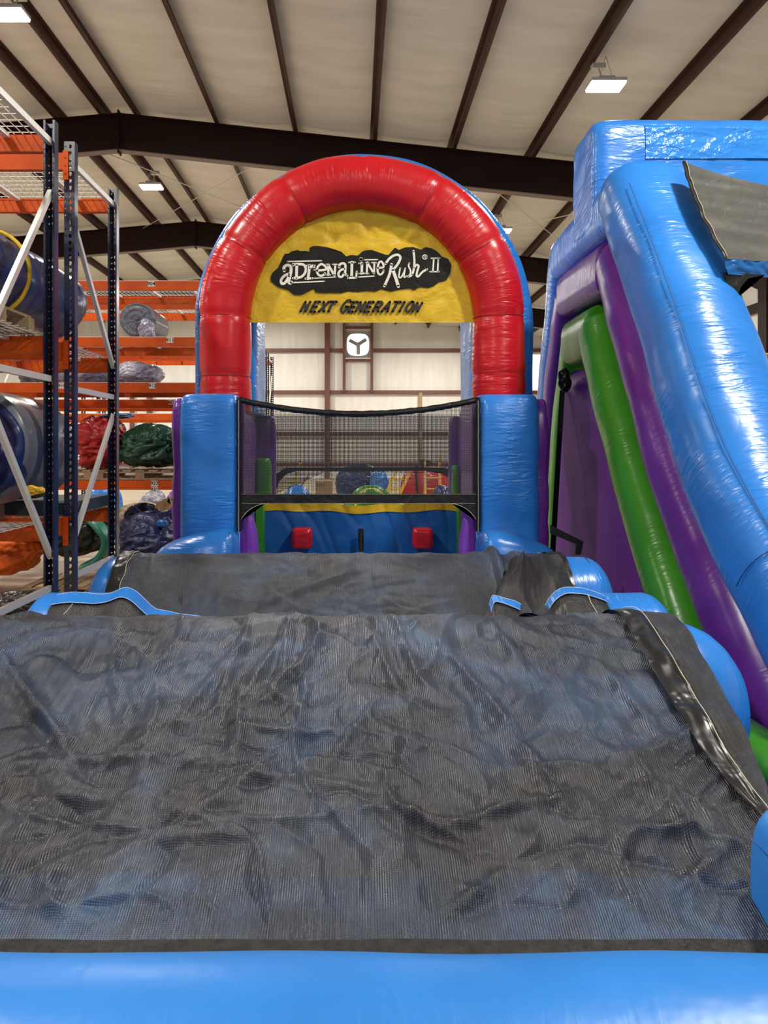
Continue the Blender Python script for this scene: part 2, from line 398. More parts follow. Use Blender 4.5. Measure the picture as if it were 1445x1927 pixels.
def prism(bm, poly, off):
    """poly: list of Vectors (planar); extruded by off (Vector)"""
    off = Vector(off); a = [bm.verts.new(p) for p in poly]; b = [bm.verts.new(p+off) for p in poly]
    f1 = bm.faces.new(a); f2 = bm.faces.new(b[::-1]); n = len(poly)
    for i in range(n): bm.faces.new((a[i], b[i], b[(i+1) % n], a[(i+1) % n]))
    bmesh.ops.triangulate(bm, faces=[f1, f2])

# ------------------------------------------------------------------ the building
bm = bmesh.new(); box(bm, XL, XR, YF, YB, -.15, 0); structure(link('floor', bm, CONC, smooth=False))
PX = [.38+1.62*k for k in range(-11, 7)]
PX = [x for x in PX if abs(x-RIDGE_X) > .75]+[RIDGE_X-.33, RIDGE_X+.33]; PX.sort()
def ceil_pt(u, v):
    x = XL+(XR-XL)*u; y = YF+(YB-YF)*v
    lo = max([p for p in PX if p <= x], default=XL); hi = min([p for p in PX if p > x], default=XR)
    t = (x-lo)/max(.01, hi-lo); sag = .075*4*t*(1-t)*(hi-lo)/1.6*(1+.35*mnoise.noise(Vector((lo*3, y*.7, 0))))
    return Vector((x, y, roof_z(x)+.21-sag))
bm = bmesh.new(); surf(bm, ceil_pt, 240, 120); structure(link('ceiling', bm, INS_ROOF))
bm = bmesh.new(); surf(bm, lambda u, v: Vector((XL+(XR-XL)*u, YF+(YB-YF)*v, roof_z(XL+(XR-XL)*u)+.3)), 46, 2); structure(link('roof_deck', bm, STEELB, smooth=False))
def wall_box(name, x0, x1, y0, y1):
    bm = bmesh.new(); vs = box(bm, x0, x1, y0, y1, 0, 1)
    for v in vs:
        if v.co.z > .5: v.co.z = roof_z(min(XR, max(XL, v.co.x)))+.2
    return bm
bm = bmesh.new()   # back wall with gable and fan opening
FX0, FX1 = [(p-VX)/F*YB for p in (650, 697)]; FZ0, FZ1 = [H+(VY-p)/F*YB for p in (675, 623)]
WX = (990-VX)/F*YB; WX1 = (1022-VX)/F*YB; WZ0, WZ1 = [H+(VY-p)/F*YB for p in (736, 667)]
def wseg(x0, x1, z0, z1=None):
    vs = [bm.verts.new((x, YB+dy, (z0 if k == 0 else (z1 if z1 else roof_z(x)+.2)))) for dy in (0, .2) for x in (x0, x1) for k in (0, 1)]
    for f in ((0,1,3,2),(4,6,7,5),(0,4,5,1),(2,3,7,6),(0,2,6,4),(1,5,7,3)): bm.faces.new([vs[i] for i in f])
wseg(XL, RIDGE_X, 0); wseg(RIDGE_X, FX0, 0); wseg(FX0, FX1, 0, FZ0); wseg(FX0, FX1, FZ1); wseg(FX1, WX, 0); wseg(WX, WX1, 0, WZ0); wseg(WX, WX1, WZ1); wseg(WX1, XR, 0)
structure(link('wall_back', bm, INS_WALL, smooth=False))
structure(link('wall_left', wall_box('l', XL-.2, XL, YF, YB), INS_WALL, smooth=False))
structure(link('wall_right', wall_box('r', XR, XR+.2, YF, YB), INS_WALL, smooth=False))
bm = bmesh.new(); box(bm, WX, WX1, YB+.05, YB+.1, WZ0, WZ1); structure(link('window_2', bm, DAY, smooth=False))
# purlins
def zsec(bm, x, y0, y1, zb, h, sgn=1, t=.012, fl=.07):
    box(bm, x-t/2, x+t/2, y0, y1, zb, zb+h)
    box(bm, min(x, x+sgn*fl), max(x, x+sgn*fl), y0, y1, zb, zb+t); box(bm, min(x, x-sgn*fl), max(x, x-sgn*fl), y0, y1, zb+h-t, zb+h)
for x in PX:
    bm = bmesh.new(); zsec(bm, x, YF, YB, roof_z(x), .2, 1 if x > RIDGE_X else -1)
    structure(link('roof_purlin', bm, STEELB, smooth=False))
RAFT = [8.2-7.6, 8.2, 15.8, 23.4, 31.0]
for y in RAFT:
    root = None
    bm = bmesh.new(); D = .74
    for (xa, xb) in ((XL, RIDGE_X), (RIDGE_X, XR)):
        za, zb = roof_z(xa)-.005, roof_z(xb)-.005
        prism(bm, [Vector((xa, y-.01, za)), Vector((xb, y-.01, zb)), Vector((xb, y-.01, zb-D)), Vector((xa, y-.01, za-D))], (0, .02, 0))
        prism(bm, [Vector((xa, y-.1, za)), Vector((xb, y-.1, zb)), Vector((xb, y-.1, zb-.02)), Vector((xa, y-.1, za-.02))], (0, .2, 0))
    box(bm, RIDGE_X-.015, RIDGE_X+.015, y-.1, y+.1, RIDGE_Z-D-.08, RIDGE_Z+.06)
    r_ = structure(link('roof_rafter', bm, STEELD, smooth=False))
    bm = bmesh.new()
    for (xa, xb) in ((XL, RIDGE_X), (RIDGE_X, XR)):
        za, zb = roof_z(xa)-.005-D, roof_z(xb)-.005-D
        prism(bm, [Vector((xa, y-.1, za)), Vector((xb, y-.1, zb)), Vector((xb, y-.1, zb-.02)), Vector((xa, y-.1, za-.02))], (0, .2, 0))
    f_ = link('bottom_flange', bm, FLANGE, r_, smooth=False)
    for sx in (XL+.12, XR-.12):
        bm = bmesh.new(); box(bm, sx-.12, sx+.12, y-.1, y+.1, 0, roof_z(sx)-.7); structure(link('wall_column', bm, STEELD, smooth=False))
bm = bmesh.new(); box(bm, 10.0, 10.3, 18.7, 19.1, 0, roof_z(10.1)-.05); structure(link('wall_column', bm, STEELD, smooth=False))
# roof bracing rods
for (a, b) in (((-6.4, 15.9), (-1.2, 23.2)), ((-1.2, 15.9), (-6.4, 23.2)), ((2.0, 15.9), (7.2, 23.2)), ((7.2, 15.9), (2.0, 23.2))):
    bm = bmesh.new(); tube(bm, [(a[0], a[1], roof_z(a[0])-.12), (b[0], b[1], roof_z(b[0])-.12)], .012, 5)
    structure(link('bracing_rod', bm, GALV))
# girts and framing on the back wall
def xw(p, d=YB): return (p-VX)/F*d
def zw(p, d=YB): return H+(VY-p)/F*d
for py in (655.5+4, 738, 816, 873):
    for (xa, xb) in ((XL, XR),):
        if py < 700: segs = ((XL, xw(614)), (xw(621), xw(646)), (xw(701), XR))
        else: segs = ((XL, XR),)
        for s in segs:
            bm = bmesh.new(); box(bm, s[0], s[1], YB-.2, YB, zw(py)-.1, zw(py)+.08); structure(link('wall_girt', bm, GIRT, smooth=False))
for (p, wdt, top) in ((616, .26, 40), (283, .22, 40), (250, .16, 40), (60, .26, 40), (950, .26, 40), (647.5, .13, 738), (699.5, .13, 738)):
    x = xw(p); bm = bmesh.new()
    z0 = 0 if top == 40 else zw(738); box(bm, x-wdt/2, x+wdt/2, YB-.3, YB-.02, z0, roof_z(x)+.1); structure(link('wall_column', bm, GIRT, smooth=False))
for py in (618, 678):
    bm = bmesh.new(); box(bm, xw(650), xw(697), YB-.25, YB-.02, zw(py)-.07, zw(py)+.07); structure(link('wall_girt', bm, GIRT, smooth=False))
for y in (1.4, 3.4, 5.2):
    bm = bmesh.new(); box(bm, XR-.2, XR, YF, YB, y-.1, y+.1); structure(link('wall_girt', bm, STEELD, smooth=False))
for a, b in (((XR-.1, 15.5, 4.0), (XR-.1, 20.5, 6.2)),):
    bm = bmesh.new(); bar(bm, a, b, .15, .25); structure(link('wall_brace', bm, STEELD, smooth=False))
# wall fan
fan = thing('exhaust_fan', 'square three-bladed exhaust fan set high in the far white wall, bright daylight behind it', 'fan', ((FX0+FX1)/2, YB-.1, FZ0))
fcx, fcz = (FX0+FX1)/2, (FZ0+FZ1)/2; fw = (FX1-FX0)/2
bm = bmesh.new()
N = 48
uo = []; ui = []
for k in range(N):
    th = 2*pi*k/N; c, s = cos(th), sin(th); q = 1/max(abs(c), abs(s)); q2 = (abs(c)**3.4+abs(s)**3.4)**(-1/3.4)*.88
    for y, L1, L2 in ((YB-.12, uo, ui),):
        L1.append(bm.verts.new((fcx+c*q*fw*1.05, y, fcz+s*q*fw*1.08))); L2.append(bm.verts.new((fcx+c*q2*fw, y+.04, fcz+s*q2*fw)))
for k in range(N): bm.faces.new((uo[k], uo[(k+1) % N], ui[(k+1) % N], ui[k]))
link('shroud', bm, FANM, fan)
for a in (90, 210, 330):
    bm = bmesh.new(); M = Matrix.Translation((fcx, YB-.06, fcz)) @ Matrix.Rotation(radians(a-2), 4, 'Y')
    box(bm, fw*.15, fw*.78, -.02, .02, -fw*.13, fw*.15, M @ Matrix.Rotation(radians(18), 4, 'X')); link('blade', bm, FANM, fan, smooth=False)
bm = bmesh.new(); puff(bm, (fcx, YB-.06, fcz), (fw*.2, .08, fw*.2), 'y', 2, 3, 6); link('hub', bm, FANM, fan)
bm = bmesh.new(); box(bm, FX0, FX1, YB+.06, YB+.1, FZ0, FZ1); structure(link('window_1', bm, DAY, smooth=False))

# ------------------------------------------------------------------ lamps
LAMPS = [(-5.05, 11.2, 'high bay light glowing at the top left corner, hung beside the ridge'), (3.75, 11.5, 'large bright high bay light hung from a purlin above the blue slide'),
         (-4.95, 18.7, 'glowing high bay light seen beyond the left rafter above the rack ends'), (3.65, 19.3, 'small dim high bay light hung just right of the red arch'),
         (-5, 3.6, None), (3.7, 3.8, None), (-5, -3.9, None), (3.7, -3.9, None), (-5, 26.6, None), (3.7, 27.2, None), (-13, 11.3, None), (-13, 3.6, None), (-13, 19, None), (-13, 26.6, None), (-5, 34, None), (3.7, 34, None), (-13, 34, None)]  # unlabelled: unseen lamps without housings; farthest row added to brighten the back wall
for i, (x, y, lab) in enumerate(LAMPS):
    z = roof_z(x)-.5
    if lab:
        t = thing('high_bay_light', lab, 'ceiling light', (x, y, z), 'high bay lights on the roof')
        bm = bmesh.new(); vs = box(bm, x-.26, x+.26, y-.17, y+.17, z, z+.05)
        box(bm, x-.12, x+.12, y-.07, y+.07, z+.05, z+.12); link('housing', bm, LAMPBODY, t, smooth=False)
        bm = bmesh.new(); box(bm, x-.25, x+.25, y-.16, y+.16, z-.03, z-.001); link('light_panel', bm, LAMPMAT, t, smooth=False)
        for s in (-1, 1):
            bm = bmesh.new(); tube(bm, [(x+s*.1, y, z+.12), (x, y, roof_z(x)-.06)], .005, 4); link('hanging_wire', bm, GALV, t)
        bm = bmesh.new(); box(bm, x-.1, x+.1, y+.3, y+.42, roof_z(x)-.08, roof_z(x)-.005); tube(bm, [(x, y+.36, roof_z(x)-.05), (x, y+.1, z+.09)], .012, 6)
        link('junction_box', bm, LAMPBODY, t, smooth=False)
    ld = bpy.data.lights.new('lamp_light', 'AREA'); ld.shape = 'RECTANGLE'; ld.size = .5; ld.size_y = .32; ld.energy = LAMP_W; ld.color = (1, .95, .86)
    lo = bpy.data.objects.new('lamp_light', ld); COL.objects.link(lo); lo.location = (x, y, z-.04)

# ------------------------------------------------------------------ pallet racks
def post_mesh(bm, x, y, f, ht, holes=True, w=.078, dp=.068):
    """channel post; f=-1 face towards -Y, +1 towards +Y"""
    xl, xr = x-w/2, x+w/2; yb = y-f*dp
    def q(*p): bm.faces.new([bm.verts.new(v) for v in p])
    q((xl, y, 0), (xl, yb, 0), (xl, yb, ht), (xl, y, ht)); q((xr, y, 0), (xr, y, ht), (xr, yb, ht), (xr, yb, 0))
    q((xl, yb, 0), (xl+.014, yb, 0), (xl+.014, yb, ht), (xl, yb, ht)); q((xr, yb, 0), (xr, yb, ht), (xr-.014, yb, ht), (xr-.014, yb, 0))
    if not holes:
        q((xl, y, 0), (xr, y, 0), (xr, y, ht), (xl, y, ht)); return
    P = .0508; n = int(ht/P)
    cells = ((xl, xl+.026, [(cos(a)*.0055, sin(a)*.0055) for a in [k*pi/4 for k in range(8)]]),
             (xl+.026, xl+.064, [(.0125, .004), (.010, .013), (0, .017), (-.010, .013), (-.0125, .004), (-.007, -.010), (0, -.016), (.007, -.010)]))
    for k in range(n):
        z0, z1 = k*P, (k+1)*P; zc = (z0+z1)/2
        for (a, b, hole) in cells:
            cx = (a+b)/2
            out = [(b, zc), (b, z1), (cx, z1), (a, z1), (a, zc), (a, z0), (cx, z0), (b, z0)]
            ov = [bm.verts.new((p[0], y, p[1])) for p in out]; hv = [bm.verts.new((cx+h[0], y, zc+h[1])) for h in hole]
            for i in range(8): bm.faces.new((ov[i], ov[(i+1) % 8], hv[(i+1) % 8], hv[i]))
    q((xl+.064, y, 0), (xr, y, 0), (xr, y, ht), (xl+.064, y, ht))
    if n*P < ht: q((xl, y, n*P), (xl+.064, y, n*P), (xl+.064, y, ht), (xl, y, ht))
def cbar(bm, a, b, wd=.042, t=.03):
    bar(bm, a, b, t, wd, Vector((0, 0, 1)))
def digits_on(tagobj, text, x, y, z, h):
    c = bpy.data.curves.new('digits', 'FONT'); c.body = text; c.size = h; c.align_x = 'CENTER'; c.align_y = 'CENTER'; c.extrude = .0005; c.offset = .0015
    o = bpy.data.objects.new('digits', c); COL.objects.link(o); o.location = (x, y, z); o.rotation_euler = (pi/2, 0, 0)
    dg = bpy.context.evaluated_depsgraph_get(); dg.update(); me = bpy.data.meshes.new_from_object(o.evaluated_get(dg)); mw = o.matrix_world.copy()
    bpy.data.objects.remove(o); me.transform(Matrix.Translation((x, y, z)) @ Matrix.Rotation(pi/2, 4, 'X')); me.materials.clear(); me.materials.append(INK)
    o = bpy.data.objects.new('tag_digits', me); COL.objects.link(o); return o
DECKS = {}
def deck_mesh(W, D):
    key = (round(W, 2), round(D, 2))
    if key in DECKS: return DECKS[key]
    bm = bmesh.new()
    for k in range(int(W/.06)+1):
        x = -W/2+k*.06; box(bm, x-.0022, x+.0022, 0, D, .0, .0045)
    for k in range(int(D/.1)+1):
        y = k*.1; box(bm, -W/2, W/2, y-.0022, y+.0022, .0045, .009)
    for k in range(6):
        x = -W/2+W*(k+.5)/6; box(bm, x-.022, x+.022, .02, D-.02, -.03, -.002)
    me = bpy.data.meshes.new('wire_deck'); bmesh.ops.recalc_face_normals(bm, faces=bm.faces); bm.to_mesh(me); bm.free(); me.materials.append(GALV); DECKS[key] = me; return me
HT = H+2.245
def rack(label, y0, y1, posts, levels, br, tags=(), holes=True, ht=HT, skipbottom=False):
    t = thing('pallet_rack', label, 'pallet rack', (posts[0], y0, 0), 'blue and orange pallet racks')
    for x in posts:
        for y, f in ((y0, -1), (y1, 1)):
            bm = bmesh.new(); post_mesh(bm, x, y, f, ht, holes); p = link('upright_post', bm, POST, t, smooth=False)
            bm = bmesh.new(); box(bm, x-.06, x+.06, y-.05, y+.05, 0, .008); link('foot_plate', bm, POST, p, smooth=False)
        for (ya, za, yb, zb) in br:
            bm = bmesh.new(); cbar(bm, (x+.0, y0+.04 if ya == 0 else y1-.04, H+za), (x+.0, y1-.04 if yb == 1 else y0+.04, H+zb)); link('brace', bm, GALV, t, smooth=False)
    for xa, xb in zip(posts, posts[1:]):
        W = xa-xb-.085
        for lz in levels:
            z = H+lz
            for y, f in ((y0, -1), (y1, 1)):
                bm = bmesh.new(); ya, yb_ = (y-.005, y+.045) if f < 0 else (y-.045, y+.005)
                box(bm, xb+.042, xa-.042, ya, yb_, z-.125, z-.03); box(bm, xb+.042, xa-.042, ya if f < 0 else ya+.02, yb_-.02 if f < 0 else yb_, z-.03, z)
                b_ = link('shelf_beam', bm, ORANGE, t, smooth=False)
                for xx, s in ((xa-.042, 1), (xb+.042, -1)):
                    bm = bmesh.new(); yy = y+f*.004
                    box(bm, min(xx-s*.004, xx+s*.036), max(xx-s*.004, xx+s*.036), min(yy, yy+f*.006), max(yy, yy+f*.006), z-.2, z+.015)
                    for q in range(3): box(bm, xx+s*.012-.006, xx+s*.012+.006, min(yy+f*.006, yy+f*.01), max(yy+f*.006, yy+f*.01), z-.16+q*.06, z-.145+q*.06)
                    link('beam_connector', bm, ORANGE, b_, smooth=False)
            o = bpy.data.objects.new('wire_deck', deck_mesh(W, y1-y0-.05)); COL.objects.link(o); o.parent = t; o.location = (0, 0, 0)
            o.matrix_parent_inverse = Matrix.Translation(Vector(((xa+xb)/2, y0+.025, z+.001))-t.location)
    for (px, lz, s) in tags:
        x = (px-VX)/F*y0; z = H+lz-.04
        bm = bmesh.new(); box(bm, x-.045, x+.045, y0-.009, y0-.006, z-.035, z+.035); g = link('number_tag', bm, TAG, t, smooth=False)
        d = digits_on(g, s, x, y0-.0105, z, .065)
        d.parent = g
    return t
BR1 = [(0, 2.1, 1, 2.1), (0, .55, 1, 1.755), (0, .46, 1, .46), (0, .35, 1, -.77), (0, -.99, 1, -.99)]
BR2 = [(0, 2.1, 1, 2.1), (0, 1.72, 1, .68), (0, .42, 1, .42), (0, -.76, 1, .26), (0, -.98, 1, -.98)]
rack('nearest rack row at the left edge, tall perforated navy post with long silver braces', 4.3, 5.37, [-2.11, -5.35], [2.16, .76, -.54], BR1)
rack('second rack row, standing back to back right behind the nearest one', 5.68, 6.75, [-2.11, -5.35], [2.16, .76, -.54], BR2)
rack('rack row across the aisle holding the red, green and grey bundles', 10.1, 11.17, [-1.93, -5.4, -8.7], [2.16, 1.42, .82, -.46], BR2,
     ((285, 2.16, '904'), (113, 2.16, '908'), (320, 1.42, '911'), (287, .82, '912'), (117, .82, '910'), (291, -.46, '927'), (291, -.54, '936')))
rack('rack row directly behind the one with red and green bundles, mostly hidden', 11.5, 12.57, [-1.93, -5.4, -8.7], [2.16, .68, -.46], BR1, ((323, .68, '417'),))
rack('distant rack row whose end frame shows inside the arch beside its left leg', 17.1, 18.17, [-2.11, -6.05, -10], [2.16, .7], BR2)
rack('farthest rack row, behind the distant one seen inside the arch', 18.5, 19.57, [-2.11, -6.05, -10], [2.16, .7], BR1)

# ------------------------------------------------------------------ bundles, rolls and pallets on the racks
def pallet(name_label, cx, cy, z, w=1.2, d=1.0, grp='wooden pallets'):
    t = thing('wooden_pallet', name_label, 'pallet', (cx, cy, z), grp)
    for k in range(7):
        x = cx-w/2+(k+.5)*w/7
        bm = bmesh.new(); box(bm, x-.055, x+.055, cy-d/2, cy+d/2, z+.102, z+.12); link('deck_board', bm, WOOD, t, smooth=False)
    for y in (cy-d/2+.05, cy, cy+d/2-.05):
        bm = bmesh.new(); box(bm, cx-w/2, cx+w/2, y-.045, y+.045, z+.085, z+.101)
        for x in (cx-w/2+.06, cx, cx+w/2-.06): box(bm, x-.06, x+.06, y-.045, y+.045, z+.018, z+.085)
        box(bm, cx-w/2, cx+w/2, y-.045, y+.045, z, z+.018); link('stringer', bm, WOOD, t, smooth=False)
    return t
def bundle(label, name, c, h, m, seed, fold=.05, lump=.12, freq=2.6, e=2.4, n=26, cat='bundle', group='folded inflatable bundles', M=None, taper=None, ea=None):
    bm = bmesh.new(); puff(bm, c, h, 'x', e, ea or e, n, lump, seed, freq, fold, M, taper); return tag(link(name, bm, m), label, cat, group)
def roll(label, c, r, L, m, seed, turns=4, strap=None, m_side=None, name='vinyl_roll'):
    """rolled vinyl, axis along Y from c.y to c.y+L"""
    t = thing(name, label, 'roll', (c[0], c[1], c[2]-r), 'rolled inflatables on the racks')
    bm = bmesh.new(); uvl = bm.loops.layers.uv.verify(); seg = 64; nr = 14; rings = []
    prof = [(0, .02), (-.0, .12)]+[(0, k/10) for k in range(2, 10)]+[(.02, .97)]+[(.06+(L-.12)*k/nr, 1) for k in range(nr+1)]+[(L-.03, .93), (L, .7), (L, .3), (L, .02)]
    for (dy, k) in prof:
        ring = []
        for i in range(seg):
            th = 2*pi*i/seg; q = Vector((cos(th)*2, dy*2, sin(th)*2+seed))
            rr = r*k*(1+.05*mnoise.noise(q)); y = dy
            if dy < .03: y = .02*sin((k*turns*2*pi)-th)+.015*mnoise.noise(q*2)
            ring.append(bm.verts.new((c[0]+rr*cos(th), c[1]+y, c[2]+rr*sin(th)*.96)))
        rings.append(ring)
    for a, b in zip(rings, rings[1:]):
        for i in range(seg):
            f = bm.faces.new((a[i], a[(i+1) % seg], b[(i+1) % seg], b[i]))
            for l in f.loops: l[uvl].uv = (l.vert.co.y, l.vert.co.z+l.vert.co.x)
    bm.faces.new(rings[0][::-1]); bm.faces.new(rings[-1])
    link('rolled_body', bm, m, t)
    if m_side:
        bm = bmesh.new(); sweep(bm, [(c[0], c[1]+.05, c[2]), (c[0], c[1]+L*.5, c[2]), (c[0], c[1]+L-.02, c[2])], (1, 0, 0), r*1.035, r, 14, 48, 2, (0, .5), lump=.03); link('outer_wrap', bm, m_side, t)
    for sy in strap or ():
        bm = bmesh.new(); tube(bm, [(c[0]+r*1.05*cos(a), c[1]+sy, c[2]+r*1.02*sin(a)) for a in [k*pi/20 for k in range(41)]], .016, 6); link('strap', bm, YELLOWP, t)
    return t
zB, zC = H+.77, H-.53
pallet('weathered pallet under the blue roll on the upper shelf at the left edge', -2.76, 4.83, zB, 1.1, .95)
roll('shiny dark blue roll with a yellow strap on the upper shelf at the left edge', (-2.58, 4.75, zB+.12+.31), .30, 1.85, NAVYR, 1, 3, strap=(.6,))
pallet('pallet at the left edge on the lowest shelf, under the big navy roll', -3.05, 5.15, zC, 1.0, .9)
roll('big navy roll with a grey outer wrap on the lowest left shelf', (-2.60, 5.08, H-.02), .40, .95, NAVYR, 5, 4, m_side=GREYV)
roll('bright red roll at the left edge, in front of the big navy roll', (-2.64, 4.42, H-.13), .30, .6, PINKR, 9, 3)
bm = bmesh.new(); box(bm, -2.95, -2.14, 5.72, 6.7, zC+.01, zC+.10); tag(link('plastic_pallet', bm, TEALCRATE, smooth=False), 'dark teal plastic pallet on the lowest shelf under the navy roll', 'pallet')
bundle('small crumpled yellow strap bundle lying under the big navy roll', 'yellow_strap', R(68, 922, 5.22)+Vector((0, 0, 0)), (.075, .05, .045), YELLOW, 3, .03, .05, 12, n=12, cat='strap', group=None) if False else tag((lambda b: (puff(b, R(68, 923, 5.0), (.06, .05, .035), 'x', 2.4, 2.4, 14, .03, 3, 14, .02), link('yellow_strap', b, YELLOWP))[1])(bmesh.new()), 'small crumpled yellow strap bundle lying under the big navy roll', 'strap')
bundle('orange crumpled tarpaulin bundle on the floor at the left edge', 'tarp_bundle', R(-15, 1015, 8.9)+Vector((0, 0, .02)), (.60, .45, .42), TARPOR, 4, .09, .10, 2.6)
blk = bundle('black tarpaulin bundle with a teal edge on the floor behind the two near posts', 'tarp_bundle', R(150, 1009, 8.9)+Vector((0, 0, .10)), (.40, .42, .32), TARPBLK, 6, .05, .07)
bm = bmesh.new(); sweep(bm, [R(150, 968, 8.75), R(180, 985, 8.5), R(203, 1015, 8.45), R(190, 1050, 8.5), R(160, 1068, 8.5)], (0, 1, 0), .13, .045, 40, 20, 2.5, (1, 1), lump=.02); link('teal_edge', bm, TEAL, blk)
pallet('pallet on the floor under the black bundle between the posts', -3.2, 8.95, .0, 1.0, .9)
bundle('navy tarpaulin bundle with a blue patch on the floor left of the blue column', 'tarp_bundle', R(292, 1000, 10.2)+Vector((0, 0, -.10)), (.47, .5, .38), NAVY, 11, .07, .09, 2.6)
bm = bmesh.new(); puff(bm, R(305, 985, 9.78), (.07, .05, .05), 'x', 3, 3, 8); tag(link('blue_patch', bm, BLUEWALL), 'small bright blue pocket on the navy bundle', 'patch')
bundle('loose dark navy flap of tarpaulin rising behind the navy floor bundle', 'tarp_bundle', (-3.05, 11.05, .42), (.30, .28, .42), NAVY, 13, .05, .07, 3)
bundle('tan canvas sheet crumpled on the floor behind the navy bundle', 'canvas_sheet', (-3.78, 13.6, .34), (.5, .3, .34), TAN, 17, .06, .06, 3, cat='sheet', group=None)
bundle('clear plastic wrapped bundle behind the tan canvas', 'wrapped_bundle', (-3.8, 14.5, .42), (.26, .25, .42), PLASTIC, 19, .05, .05, 4)
bundle('purple bundle behind the number tags of the lowest shelf', 'tarp_bundle', (-3.4, 15.3, .42), (.34, .3, .42), PURPLE, 23, .05, .06, 3)
bundle('bright blue round inflatable seen far off below the lowest shelf', 'tarp_bundle', (-5.05, 15.5, .45), (.34, .3, .45), BLUE, 25, .02, .04, 2)
bm = bmesh.new(); prism(bm, [R(296, 945, 13.0), R(318, 936, 13.0), R(314, 944, 13.0), R(322, 950, 13.0), R(312, 960, 13.0), R(285, 968, 13.0)], (0, .3, 0)); tag(link('broken_board', bm, WOOD, smooth=False), 'torn tan board leaning beside the navy bundle', 'board')
z3 = H-.46
pallet('pallet under the green bundle on the shelf across the aisle', -2.83, 10.6, z3+.01, 1.2, 1.0)
bundle('dark green shiny tarpaulin bundle on a pallet across the aisle', 'tarp_bundle', (-2.80, 10.6, z3+.13+.30), (.41, .45, .29), DKGREEN, 31, .07, .08, 2.6)
bundle('second dark green bundle behind the first, half hidden by the blue column', 'tarp_bundle', (-2.12, 10.62, z3+.13+.31), (.24, .4, .31), DKGREEN, 33, .06, .08, 2.6)
pallet('pallet under the red bundle on the shelf across the aisle', -4.05, 10.6, z3+.01, 1.2, 1.0)
bundle('red tarpaulin bundle on the shelf across the aisle beside the green one', 'tarp_bundle', (-3.50, 10.62, z3+.13+.37), (.35, .42, .35), TARPRED, 35, .08, .10, 2.4)
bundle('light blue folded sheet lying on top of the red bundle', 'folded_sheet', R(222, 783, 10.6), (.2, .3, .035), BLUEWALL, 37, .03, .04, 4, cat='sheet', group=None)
roll('grey roll in a clear wrap on the high shelf across the aisle', (-2.92, 10.3, H+1.42+.02+.24), .24, .85, GREYV, 41, 3)
bm = bmesh.new(); puff(bm, R(276, 621, 10.25), (.10, .12, .15), 'x', 2.4, 2.4, 14, .03, 4, 9, .03); tag(link('plastic_wrap', bm, PLASTIC), 'clear plastic wrap hanging over the end of the grey roll', 'plastic wrap')
bundle('purple-blue bundle in clear wrap on the middle shelf behind the third post', 'wrapped_bundle', (-3.0, 10.65, H+.83+.15), (.33, .45, .16), PLASTIC, 43, .03, .04, 4)
bundle('pale wrapped bundle on the middle shelf behind the two near posts', 'wrapped_bundle', (-3.75, 10.65, H+.83+.13), (.34, .4, .14), PLASTIC, 45, .03, .04, 4)
bundle('grey wrapped bundle on the middle shelf left of the near posts', 'wrapped_bundle', (-4.35, 10.7, H+.83+.13), (.28, .4, .14), GREYV, 47, .03, .04, 4)
bundle('black rubbery sheet heap on the floor at the left, by the silver brace', 'rubber_sheet', (-3.42, 7.7, .10), (.28, .3, .11), TARPBLK, 51, .05, .05, 4, cat='sheet', group=None)

# ------------------------------------------------------------------ the obstacle course
course = thing('inflatable_obstacle_course', 'blue and red inflatable obstacle course with an arch and dark mesh covered climbing humps', 'inflatable', (0, 4.5, 0))
def part(name, bm, m, parent=course, smooth=True): return link(name, bm, m, parent, smooth)
# front roll, bumper
bm = bmesh.new(); sweep(bm, [(-3.2, 1.57, H-1.385), (-1, 1.57, H-1.38), (.2, 1.57, H-1.385), (3.2, 1.57, H-1.385)], (0, 1, 0), .285, .285, 90, 40, 2.15, (.6, .6), lump=.008); part('front_roll', bm, BLUE_SOFT)
bm = bmesh.new(); puff(bm, (1.485, 2.06, H-1.315), (.395, .12, .345), 'y', 6, 5, 22, .004, 3); bump_ = part('side_bumper', bm, BLUE_SOFT)
bm = bmesh.new(); tube(bm, [R(1407, 1577, 1.91), R(1425, 1590, 1.89), R(1452, 1619, 1.885)], .0012, 4); part('seam', bm, SEAM, bump_)
# logs
LR = .37
def seamline(pts, par, m=SEAM, r=.0022, name='seam'): 
    bm = bmesh.new(); tube(bm, pts, r, 5); return link(name, bm, m, par)
def log(name, y, z, x0, x1, mid=None, r=LR, cap=.75):
    path = [(x0, y, z), (x0*.5+x1*.5, y, z), (x1, y, z)] if mid is None else mid
    bm = bmesh.new(); sweep(bm, path, (0, 1, 0), r, r, 90, 44, 2.15, (cap, cap), lump=.012, seed=y); return part(name, bm, BLUE)
l1 = log('near_hump', 3.45, H-1.16, -1.5, 1.45, r=.358)
seamline([(x, 3.45-.366, H-1.16+.07) for x in (-1.4, -.5, .5, 1.46)], l1)
bm = bmesh.new()
seamline([(1.45, 3.45+.364*cos(a), H-1.16+.364*sin(a)) for a in [radians(60+10*k) for k in range(18)]], l1)
l2 = log('middle_bolster', 4.3, H-1.2, -1.72, -1.42, cap=.3); l2b = log('middle_bolster', 4.3, H-1.2, 1.28, 1.62, cap=.4)
l3 = log('rear_hump', 5.3, H-1.13, -1.64, 1.58, cap=.5, r=.36)
seamline([(1.575, 5.3+.366*cos(a), H-1.13+.366*sin(a)) for a in [radians(70+10*k) for k in range(17)]], l3)
for y, nm in ((4.0, 'base_cushion'),):
    bm = bmesh.new(); puff(bm, (0, 4.2, .07), (1.75, 2.6, .14), 'x', 6, 6, 20); part(nm, bm, BLUE)
